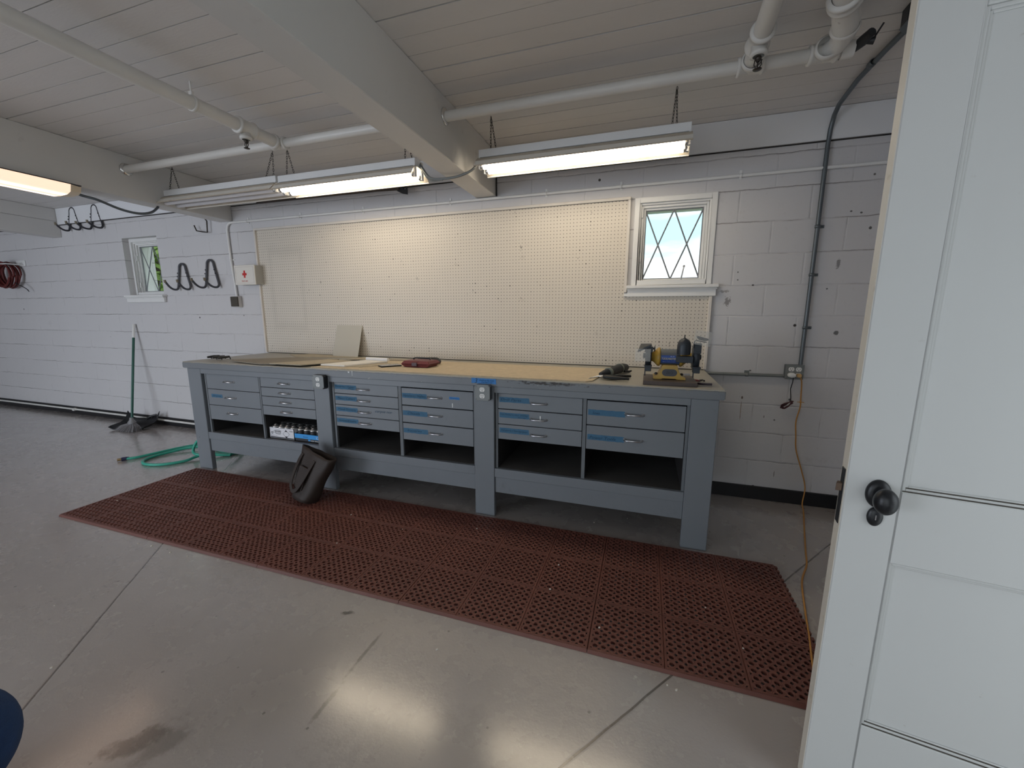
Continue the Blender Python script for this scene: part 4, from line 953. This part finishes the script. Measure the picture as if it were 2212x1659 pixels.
def deco1(m, x, y, z, L, h):
    m.box(x+.008, x+L-.006, y-.0002, y+.0005, z+.006, z+.014, 0)
    cx = x+L*.68; cz = z+h*.50; r = .033
    for s, zt_ in ((1, cz+r), (-1, cz-r)):
        m.prism([(cx-r*.42, cz+s*r*.58), (cx+r*.42, cz+s*r*.58), (cx, zt_)], 'xz', y-.0004, y+.0005, 0)
    P = [(cx, y, cz+r), (cx+r, y, cz), (cx, y, cz-r), (cx-r, y, cz)]
    m.tube(P, .0009, 6, 0, closed=True)
    m.tube([(x+L*.34+.040*math.cos(a), y, z+h*.64+.014*math.sin(a)) for a in [.35+2*math.pi*k/24*.86 for k in range(25)]], .0011, 6)
    m.text('BOOMS', (x+L*.24, y-.0002, z+h*.56), (1,0,0), (0,0,1), .056, .016, 0)
    m.text('12 CANS', (x+L*.82, y-.0002, z+h*.74), (1,0,0), (0,0,1), .034, .008, 0)
    m.text('Foam spray', (x+L*.26, y-.0002, z+h*.38), (1,0,0), (0,0,1), .05, .009, 0)
    m.text('PRODUCT OF 12', (x+L*.06, y-.0005, z+h*.22), (1,0,0), (0,0,1), .07, .006, 0)
    m.lathe([(.006, -.0004), (.010, -.0004), (.010, .0004)], (x+L*.11, y, z+h*.52), (0,1,0), 18, 0)
def deco2(m, x, y, z, L, h):
    m.box(x, x+L, y-.0004, y+.0005, z+h*.42, z+h, 1)
    m.box(x+L*.52, x+L*.60, y-.0004, y+.0005, z+h*.16, z+h*.36, 1)
    m.text('HIGH GRADE', (x+L*.62, y-.0002, z+h*.14), (1,0,0), (0,0,1), .084, .010, 2)
    m.text('Booms', (x+L*.34, y-.0006, z+h*.60), (1,0,0), (0,0,1), .045, .008, 0)
    m.text('12', (x+L*.84, y-.0006, z+h*.52), (1,0,0), (0,0,1), .026, .018, 2)
CA = can_case(.842, -.795, 'a', 'open white cardboard tray of cans with a diamond mark on the bench shelf', pbr('white_card', (.80, .80, .84), .6), .088, pbr('black_print', (.02, .02, .025), .6), deco1)
CB = can_case(1.099, -.795, 'b', 'open black and bright blue tray of cans on the bench shelf beside the white one', pbr('black_card', (.02, .022, .028), .5), .060, [pbr('dark_print', (.01, .05, .2), .6), pbr('bright_blue_card', (.04, .34, .80), .5), pbr('white_print', (.85, .86, .88), .6)], deco2)
def can():
    t = thing('spray_can', 'x', 'can', (0,0,0)); ORG[t.name] = Vector((0,0,0))
    m = MB().lathe([(.028, .001), (.030, .004), (.030, .080)], (0,0,0), (0,0,1), 20); obj('can_body', m, M_canlab, t)
    m = MB().lathe([(.030, .080), (.0315, .083), (.0300, .087), (.024, .094), (.016, .099), (.016, .103), (.006, .104), (.005, .108), (0, .108)], (0,0,0), (0,0,1), 20); obj('can_top', m, M_can, t)
    return t
c0 = can(); first = True
for (x0, gl, lb) in ((.842, 'cans in the white tray', 'silver-topped can in the white cardboard tray on the bench shelf'), (1.099, 'cans in the blue tray', 'silver-topped can in the black and blue tray on the bench shelf')):
    for j in range(5):
        for i in range(4 if x0 < 1 else 4):
            loc = (x0+.0345+i*.061, -.758+j*.066, .3355 if x0 < 1 else .3355)
            if first: c0.location = loc; o = c0; first = False
            else: o = dup(c0, loc)
            o['label'] = lb; o['group'] = gl

# ------------------------------------------------------------------ things on the bench
def osb_mat(name, base, sc=30, am=.35):
    t = NT(name); P = t.vmap(t.geo.outputs['Position'], (1, 2.2, 1)); v = t.n('ShaderNodeTexVoronoi'); v.inputs['Scale'].default_value = sc; t.L(P, v.inputs['Vector'])
    c = t.mix(t.math('MULTIPLY', t.xyz(v.outputs['Color'])[0], am), base, mul(base, .55))
    c = t.mix(t.math('MULTIPLY', t.ramp(t.noise(P, 12, 5, .7), .5, .7), .35), c, mul(base, 1.25)); return t.fin(c, .7)
M_osb = osb_mat('chipboard_sheet', (.60, .50, .355), 45)
M_card = osb_mat('grey_tan_board', (.36, .325, .27), 60, .25)
M_card3 = osb_mat('grey_brown_board', (.27, .24, .195), 60, .25)
M_card2 = osb_mat('tan_board', (.46, .40, .30), 60, .2)
def sheet(name, poly, z0, z1, mat, label, cat):
    return tag(obj(name, MB().prism(poly, 'xy', z0, z1), mat), label, cat)
big = [(1.33, -.812)] + [(1.33+.207*i+random.uniform(-.01,.01), -.815+random.uniform(-.004,.004)) for i in range(1, 10)] + [(3.35, -.812), (3.385, -.775), (3.405, -.62), (3.43, -.42), (3.438, -.205)] + [(3.2, -.197), (2.6, -.19), (2.0, -.18), (1.62, -.175)]
sheet('chipboard_sheet', big, H+.0003, H+.006, M_osb, 'long tan chipboard sheet with rough edges laid on the bench top', 'board')
sheet('board_sheet', [(.25, -.640), (.535, -.430), (.70, -.30), (.96, -.355), (.85, -.52), (.62, -.60), (.42, -.66)], H+.0003, H+.0052, M_card, 'thin grey-tan board nearest the black clamps at the left end of the bench', 'board')
sheet('board_sheet', [(.42, -.14), (.55, -.03), (1.17, -.07), (1.19, -.14), (.90, -.24), (.62, -.27)], H+.0003, H+.006, M_card2, 'thin tan board flat against the pegboard in the back left corner of the bench', 'board')
sheet('board_sheet', [(.44, -.745), (.70, -.40), (1.20, -.37), (1.225, -.42), (.98, -.80), (.86, -.835)], H+.0055, H+.0125, M_card3, 'grey-tan board overlapping the one by the black clamps', 'board')
sheet('board_sheet', [(.95, -.828), (1.17, -.46), (1.46, -.50), (1.25, -.828)], H+.0130, H+.0195, M_card2, 'pale tan board square left of the notepad, its corner at the bench edge', 'board')
sheet('board_sheet', [(1.245, -.335), (1.30, -.19), (1.56, -.16), (1.55, -.30)], H+.0065, H+.012, M_card2, 'small pale board behind the notepad', 'board')
# leaning grey panel
m = MB(); q = [(.905, -.115, H+.0008), (1.185, -.115, H+.0008), (1.178, -.018, H+.285), (.895, -.018, H+.285)]
m.add([Vector(p) for p in q]+[Vector(p)+Vector((0, .0045, .0015)) for p in q], [(0,1,2,3), (7,6,5,4), (0,1,5,4), (1,2,6,5), (2,3,7,6), (3,0,4,7)])
tag(obj('leaning_panel', m, pbr('pale_grey_panel', (.50, .48, .42), .5, 0, .02, 6)), 'plain pale grey square panel leaning on the pegboard', 'panel')
# notepad
npd = thing('notepad', 'white notepad with its top page rolled over, lying on card sheets on the bench', 'notepad', (1.55, -.50, H+.006))
def quadbox(m, q, z0, z1, mi=0): m.prism([(x, y) for x, y in q], 'xy', z0, z1, mi)
Q = [(1.36, -.745), (1.585, -.755), (1.715, -.420), (1.500, -.400)]
m = MB(); quadbox(m, [(x-.004 if i in (0,3) else x+.006, y) for i, (x, y) in enumerate(Q)], H+.0065, H+.0105, 0); obj('backing_card', m, M_card2, npd)
m = MB(); quadbox(m, Q, H+.0106, H+.020, 0); obj('pages', m, pbr('white_paper', (.86, .84, .80), .7, 0, .02, 5), npd)
m = MB().tube([(1.500, -.392, H+.030), (1.720, -.412, H+.030)], .0135, 14); obj('rolled_page', m, pbr('white_paper_roll', (.86, .86, .88), .6), npd)
tag(obj('card_sheet', (lambda q: (quadbox(q, [(1.60, -.72), (1.70, -.73), (1.84, -.46), (1.73, -.44)], H+.0065, H+.0095), q)[1])(MB()), M_card2), 'tan card sheet sticking out beside the notepad', 'card')
# phone
ph = thing('phone', 'black phone lying flat on the chipboard between notepad and red case', 'phone', (1.86, -.60, H+.006))
m = MB().box(-.042, .042, -.078, .078, 0, .009); T_ = Matrix.Translation((1.868, -.602, H+.0065)) @ Matrix.Rotation(math.radians(-38), 4, 'Z')
m.v = [tuple(T_ @ Vector(v)) for v in m.v]; obj('phone_body', m, M_black, ph, .003, 2)
m = MB().box(-.038, .038, -.073, .073, .0092, .0096); m.v = [tuple(T_ @ Vector(v)) for v in m.v]; obj('screen', m, pbr('glossy_screen', (.30, .31, .31), .08), ph)
# red case
rcz = thing('hard_case', 'small dark red plastic case with a latch on the chipboard', 'case', (2.08, -.53, H+.006))
M_redc = pbr('dark_red_plastic', (.16, .035, .04), .38, 0, .15, 12, .1, 60)
m = MB(); zz = H+.0068
def frus(m, x0, x1, y0, y1, z0, z1, d, mi=0):
    m.add([(x0,y0,z0),(x1,y0,z0),(x1,y1,z0),(x0,y1,z0),(x0+d,y0+d,z1),(x1-d,y0+d,z1),(x1-d,y1-d,z1),(x0+d,y1-d,z1)], [(0,3,2,1),(4,5,6,7),(0,1,5,4),(1,2,6,5),(2,3,7,6),(3,0,4,7)], mi)
m.add([(1.975+.018,-.60,zz),(2.195-.018,-.60,zz),(2.195-.018,-.45,zz),(1.993,-.45,zz),(1.965,-.61,zz+.022),(2.205,-.61,zz+.022),(2.205,-.44,zz+.022),(1.965,-.44,zz+.022)], [(0,3,2,1),(0,1,5,4),(1,2,6,5),(2,3,7,6),(3,0,4,7),(4,5,6,7)])
obj('case_base', m, M_redc, rcz, .003, 2)
m = MB(); frus(m, 1.965, 2.205, -.61, -.44, zz+.0225, zz+.046, .018); obj('case_lid', m, M_redc, rcz, .004, 2)
obj('latch', MB().box(2.06, 2.105, -.617, -.608, zz+.008, zz+.036), pbr('dark_latch', (.06, .018, .03), .4), rcz, .003)
obj('case_handle', MB().tube(smooth([(2.01, -.50, zz+.047), (2.02, -.50, zz+.058), (2.08, -.50, zz+.060), (2.14, -.50, zz+.058), (2.15, -.50, zz+.047)]), .005, 8), M_black, rcz)
# black glasses case / headset behind, and thin bar
ks = thing('soft_case', 'black rounded soft case lying behind the dark red case', 'case', (2.16, -.36, H+.006))
m = MB(); P = smooth([(1.93, -.335, H+.022), (1.99, -.33, H+.031), (2.07, -.33, H+.034), (2.12, -.34, H+.034), (2.150, -.365, H+.026), (2.158, -.40, H+.020)], 5); m.tube(P, [.012+.009*math.sin(math.pi*i/(len(P)-1)) for i in range(len(P))], 12); obj('case_body', m, M_black, ks)
tag(obj('steel_ruler', MB().prism([(1.62, -.245), (1.63, -.265), (2.03, -.235), (2.03, -.215)], 'xy', H+.0066, H+.0085), M_black), 'thin dark straightedge lying between the notepad and the red case', 'ruler')
# black clamps at far left of the bench
for k, (x, y, lb) in enumerate(((.120, -.655, 'small black spring clamp at the very left of the bench top'), (.195, -.665, 'small black spring clamp, the middle one of three at the bench corner'), (.268, -.675, 'small black spring clamp closest to the board sheets'))):
    t = thing('spring_clamp', lb, 'clamp', (x, y, H), 'black clamps at the left bench corner')
    an = math.radians(64+6*k); R_ = Matrix.Translation((x, y, H)) @ Matrix.Rotation(an, 4, 'Z')
    m = MB(); m.tube([(-.045, 0, .022), (.0, .002, .026), (.045, 0, .028)], [.008, .011, .008], 10); m.v = [tuple(R_ @ Vector(v)) for v in m.v]; obj('clamp_jaw', m, M_black, t)
    for sx in (-.02, .045):
        m = MB().tube([(sx, 0, .026), (sx+.004, -.004, .0045)], .004, 8); m.v = [tuple(R_ @ Vector(v)) for v in m.v]; obj('clamp_handle', m, M_black, t)
# rotary tool and pliers between chipboard and grinder
rt = thing('rotary_tool', 'dusty black cylindrical hand tool lying at the end of the chipboard sheet', 'power tool', (3.49, -.47, H))
m = MB().tube([(3.415, -.645, H+.026), (3.440, -.60, H+.029), (3.470, -.52, H+.030), (3.500, -.44, H+.034), (3.530, -.36, H+.036), (3.55, -.31, H+.034)], [.012, .022, .027, .030, .031, .024], 16); obj('tool_body', m, M_blackdust, rt)
m = MB().tube([(3.455, -.575, H+.030), (3.462, -.555, H+.031)], [.0295, .0295], 16).tube([(3.512, -.405, H+.036), (3.517, -.393, H+.036)], [.0335, .0335], 16); obj('tool_band', m, pbr('grey_green_band', (.20, .22, .18), .5), rt)
m = MB().tube([(3.545, -.40, H+.020), (3.575, -.36, H+.012), (3.59, -.35, H+.018)], [.010, .008, .005], 8); obj('switch_lever', m, M_black, rt)
pl = thing('pliers', 'pair of black-handled pliers in front of the dusty hand tool', 'pliers', (3.50, -.70, H))
m = MB().tube([(3.44, -.69, H+.018), (3.49, -.70, H+.016), (3.55, -.69, H+.014), (3.588, -.685, H+.012)], [.010, .013, .009, .008], 10).tube([(3.44, -.68, H+.020), (3.50, -.65, H+.018), (3.55, -.60, H+.015), (3.592, -.565, H+.012)], [.010, .010, .009, .008], 10); obj('plier_handle', m, M_black, pl)
m = MB().tube([(3.44, -.685, H+.020), (3.405, -.66, H+.016), (3.36, -.70, H+.008), (3.352, -.712, H+.004)], [.010, .006, .003, .003], 8); obj('plier_jaw', m, M_steel, pl)
# things right of the grinder
kn = thing('utility_knife', 'slim dark knife with a purple-red handle lying at the right end of the bench', 'knife', (3.98, -.72, H))
m = MB().tube(smooth([(3.925, -.60, H+.010), (3.945, -.67, H+.009), (3.975, -.72, H+.009), (4.03, -.735, H+.012)]), .006, 8); obj('knife_handle', m, pbr('dark_purple', (.035, .022, .035), .4), kn)
m = MB().prism([(3.925, -.60), (3.905, -.56), (3.900, -.575), (3.918, -.605)], 'xy', H+.004, H+.0055); obj('blade', m, M_steel, kn)
sc = thing('scissors', 'small red-handled snips lying behind the dark knife', 'snips', (3.95, -.56, H))
m = MB().tube(smooth([(3.925, -.585, H+.006), (3.955, -.60, H+.007), (3.985, -.575, H+.006), (3.96, -.555, H+.006), (3.925, -.585, H+.006)]), .004, 8); obj('handle', m, pbr('dull_red', (.18, .02, .025), .4), sc)
m = MB().tube([(3.985, -.56, H+.005), (4.005, -.545, H+.006), (4.012, -.565, H+.005)], .005, 8); obj('pivot', m, M_black, sc)
ck = thing('drill_chuck', 'small steel chuck and white card behind the grinder foot', 'chuck', (3.92, -.40, H))
m = MB().tube([(3.905, -.42, H+.013), (3.945, -.40, H+.013)], [.012, .010], 12); obj('chuck_body', m, M_steel, ck)
m = MB().box(3.90, 3.945, -.47, -.445, H+.0006, H+.010); obj('chuck_card', m, M_white, ck)

# ------------------------------------------------------------------ bench grinder
ZG = .945
tag(obj('mounting_board', MB().box(3.668, 3.950, -.795, -.520, H+.0003, ZG), pbr('dark_stained_plank', (.075, .055, .048), .5, 0, .25, 7, .2, 30, None, (1, 6, 6)), bevel=.0015), 'dark stained plank under the bench grinder', 'board')
gr = thing('bench_grinder', 'yellow and black bench grinder with a hooded lamp and clear eye shields', 'grinder', (3.81, -.66, ZG))
M_yg = pbr('mustard_enamel', (.46, .29, .055), .38, 0, .12, 14, .1, 50, ((.20,.15,.06), 12, .58, .8, .5))
M_gg = pbr('dark_blue_grey_metal', (.035, .042, .052), .45, .3, .2, 20, .1, 60)
cx, cy, zc = 3.808, -.645, 1.068
m = MB(); yb0, yb1 = -.715, -.585
pf = [(cx-.086, ZG+.0006), (cx-.040, ZG+.0006), (cx-.038, ZG+.005), (cx+.038, ZG+.005), (cx+.040, ZG+.0006), (cx+.088, ZG+.0006), (cx+.086, ZG+.014), (cx+.063, ZG+.022), (cx+.048, ZG+.052), (cx+.040, ZG+.082), (cx-.040, ZG+.082), (cx-.048, ZG+.052), (cx-.062, ZG+.022), (cx-.086, ZG+.014)]
m.prism(pf, 'xz', yb0, yb1); obj('base', m, M_yg, gr, .003, 2)
m = MB(); P = [(cx+.018+.022*math.cos(a), ZG+.040+.020*math.sin(a)) for a in [-math.pi/2+math.pi*k/10 for k in range(11)]]+[(cx-.018+.022*math.cos(a), ZG+.040+.020*math.sin(a)) for a in [math.pi/2+math.pi*k/10 for k in range(11)]]
m.prism(P, 'xz', yb0-.0025, yb0+.001, 0); m.text('ZKO', (cx-.018, yb0-.0026, ZG+.032), (1,0,0), (0,0,1), .036, .015, 1); obj('name_plate', m, [pbr('dark_plate', (.06, .065, .08), .5), M_black], gr)
for sx in (-1, 1): obj('bolt', MB().lathe([(.009, 0), (.009, .008), (.005, .012), (0, .012)], (cx+sx*.070, -.65, ZG+.019), (0,0,1), 8, sm=False), M_blackdust, gr)
obj('motor_body', MB().lathe([(.046, -.055), (.0465, -.05), (.0465, .052), (.046, .056)], (cx+.002, cy, zc), (1,0,0), 36), pbr('grey_motor_wrap', (.13, .14, .15), .5, .2, .1, 30, .1, 80), gr)
for s in (-1, 1):
    m = MB().lathe([(.048, 0), (.054, s*.002), (.055, s*.010), (.050, s*.018), (.038, s*.030), (.028, s*.042), (.026, s*.062)], (cx+s*.052, cy, zc), (1,0,0), 32); obj('end_bell', m, M_yg, gr)
# label plate wrapped low on the front of the motor
m = MB(); K = 10; vs = []
for i in range(K+1):
    a = math.radians(-42+i*5.8); vs += [(cx-.048, cy-.0472*math.cos(a), zc+.0472*math.sin(a)), (cx+.052, cy-.0472*math.cos(a), zc+.0472*math.sin(a))]
m.add(vs, [(2*i, 2*i+1, 2*i+3, 2*i+2) for i in range(K)], 0, True)
def wraptext(s, ang, w, h, xo, mi):
    a = math.radians(ang); up = (0, math.sin(a), math.cos(a)); up = (0, math.sin(-a)*-1, math.cos(a))
    o_ = (cx-.048+xo, cy-.0474*math.cos(a), zc+.0474*math.sin(a)); m.text(s, o_, (1,0,0), (0, math.sin(a), math.cos(a)), w, h, mi, shear=.15, lift=.0012)
wraptext('TOOLMASTER', -15, .078, .0125, .003, 1); wraptext('Heavy duty grinder', -33, .068, .005, .009, 2); wraptext('BL-150', 6, .020, .005, .050, 2)
obj('maker_label', m, [pbr('blue_label', (.02, .07, .30), .35), pbr('yellow_print', (.65, .60, .30), .4), pbr('pale_print', (.6, .65, .8), .4)], gr)
# wheel guards, wheels, rests, shields
def guard(xc, s, rad, lean):
    m = MB().lathe([(0, -.017), (rad*.93, -.017), (rad, -.013), (rad, .013), (rad*.93, .017), (0, .017)], (xc, cy, zc+.004), (1,0,0), 36); obj('wheel_guard', m, M_gg, gr)
    m = MB().lathe([(0, .0), (.016, .0), (.016, s*.012), (.008, s*.014), (0, s*.014)], (xc+s*.0165, cy, zc+.004), (1,0,0), 8, sm=False); obj('arbor_nut', m, M_blackdust, gr)
    m = MB().box(xc-.021, xc+.021, cy-rad-.034, cy-rad+.016, zc-.050, zc-.042); m.box(xc-.018, xc+.018, cy-rad-.020, cy-rad+.024, zc-.078, zc-.048); m.box(xc-.018, xc-.012, cy-rad-.020, cy-rad-.012, zc-.104, zc-.07); obj('tool_rest', m, M_gg, gr, .002)
guard(3.690, -1, .066, 0); guard(3.945, 1, .070, 0)
M_clear = NT('scratched_clear_plastic'); M_clear.b.inputs['Base Color'].default_value = (.78, .78, .74, 1); M_clear.b.inputs['Roughness'].default_value = .25; M_clear.b.inputs['Transmission Weight'].default_value = .0; M_clear.b.inputs['Alpha'].default_value = .20; M_clear = M_clear.m
m = MB().box(3.668, 3.712, cy-.075, cy-.045, zc+.030, zc+.062); m.tube([(3.700, cy-.06, zc+.05), (3.722, cy-.06, zc+.052)], [.006, .006], 8); m.lathe([(0, .0), (.016, .0), (.016, .005), (0, .006)], (3.719, cy-.06, zc+.050), (1,0,0), 16)
m.add([(3.630, cy-.110, zc+.030), (3.700, cy-.110, zc+.066), (3.704, cy-.060, zc+.072), (3.644, cy-.055, zc+.070), (3.630, cy-.110, zc+.042), (3.700, cy-.110, zc+.076), (3.704, cy-.060, zc+.080), (3.644, cy-.055, zc+.078)], [(0,1,2,3), (4,5,6,7), (0,1,5,4), (1,2,6,5), (2,3,7,6), (3,0,4,7)])
obj('shield_bracket', m, M_gg, gr, .001)
m = MB().box(3.617, 3.700, cy-.118, cy-.1155, zc-.018, zc+.052); obj('eye_shield', m, M_clear, gr)
m = MB().tube([(3.926, cy-.07, zc+.06), (3.926, cy-.08, zc+.098), (3.932, cy-.085, zc+.104), (3.985, cy-.085, zc+.094)], .0032, 8); m.box(3.925, 3.965, cy-.07, cy-.03, zc+.030, zc+.086)
m.prism([(3.932, zc+.124), (3.945, zc+.108), (3.974, zc+.102), (3.992, zc+.106), (3.990, zc+.115), (3.940, zc+.128)], 'xz', cy-.105, cy-.070); obj('shield_bracket', m, M_gg, gr, .001)
m = MB(); q = [(3.918, cy-.110, zc+.085), (4.000, cy-.110, zc+.072), (4.006, cy-.135, zc+.150), (3.922, cy-.135, zc+.163)]
m.add([Vector(p) for p in q]+[Vector(p)+Vector((0,.0022,0)) for p in q], [(0,1,2,3), (7,6,5,4), (0,1,5,4), (1,2,6,5), (2,3,7,6), (3,0,4,7)]); obj('eye_shield', m, M_clear, gr)
# hooded work lamp
lx, ly, lz = 3.876, -.700, zc+.022
m = MB().lathe([(.0355, 0), (.0365, .012), (.0365, .048), (.034, .066), (.026, .080), (.012, .089), (.0035, .094), (.0025, .110), (0, .1105)], (lx, ly, lz), (0,0,1), 32); m.lathe([(.0345, 0), (.0345, .05), (.02, .075)], (lx, ly, lz), (0,0,1), 24); obj('lamp_hood', m, M_gg, gr)
m = MB().lathe([(0, -.006), (.010, -.002), (.014, .010), (.010, .024), (.006, .034)], (lx+.002, ly-.004, lz+.002), (0,0,1), 16); obj('bulb', m, pbr('pearl_bulb', (.85, .82, .78), .1), gr)
m = MB().box(3.838, 3.925, -.735, -.690, zc-.022, zc+.014); obj('lamp_bracket', m, M_gg, gr, .002)

# pouf at the bottom left
pf_ = thing('pouf', 'rounded dark blue fabric pouf cut off by the bottom left corner', 'pouf', (1.952, -2.806, 0))
R0 = .16; m = MB().lathe([(0, 0)]+[(R0*math.cos(math.radians(a))*1.0, R0+R0*math.sin(math.radians(a))) for a in range(-72, 90, 6)]+[(0, 2*R0)], (1.952, -2.806, .0), (0,0,1), 48); obj('cover', m, pbr('navy_fabric', (.010, .040, .125), .85, 0, .45, 16, .5, 220), pf_)

# crumbs of debris on mats and floor
M_crumb = pbr('pale_crumb', (.62, .58, .52), .8)
deb = []
for k, (x, y) in enumerate(((.95, -1.80), (1.05, -1.79), (1.22, -1.80), (1.35, -1.795), (3.81, -1.80), (3.84, -1.81), (3.30, -1.25), (2.32, -1.20), (3.99, -1.35), (4.10, -1.55), (3.55, -1.62), (2.75, -1.05), (1.9, -1.15), (3.42, -.72), (3.62, -.60), (.2, -1.5), (2.95, -1.92), (-.4, -1.1), (1.18, -2.25), (1.62, -2.45), (3.3, -1.45), (2.05, -1.45))):
    r = random.uniform(.003, .0055); z = .0142 if (.08 < x < 4.37 and -1.74 < y < -.885) else 0
    m = MB().lathe([(0, 0), (r, .0), (r*.8, r*.7), (0, r)], (x, y, z+.0002), (0,0,1), 6, sm=False, sx=random.uniform(.7, 1.5))
    tag(obj('wood_crumb', m, M_crumb), 'pale crumb of debris scattered on the mats and floor', 'crumb', 'crumbs scattered on mats and floor')
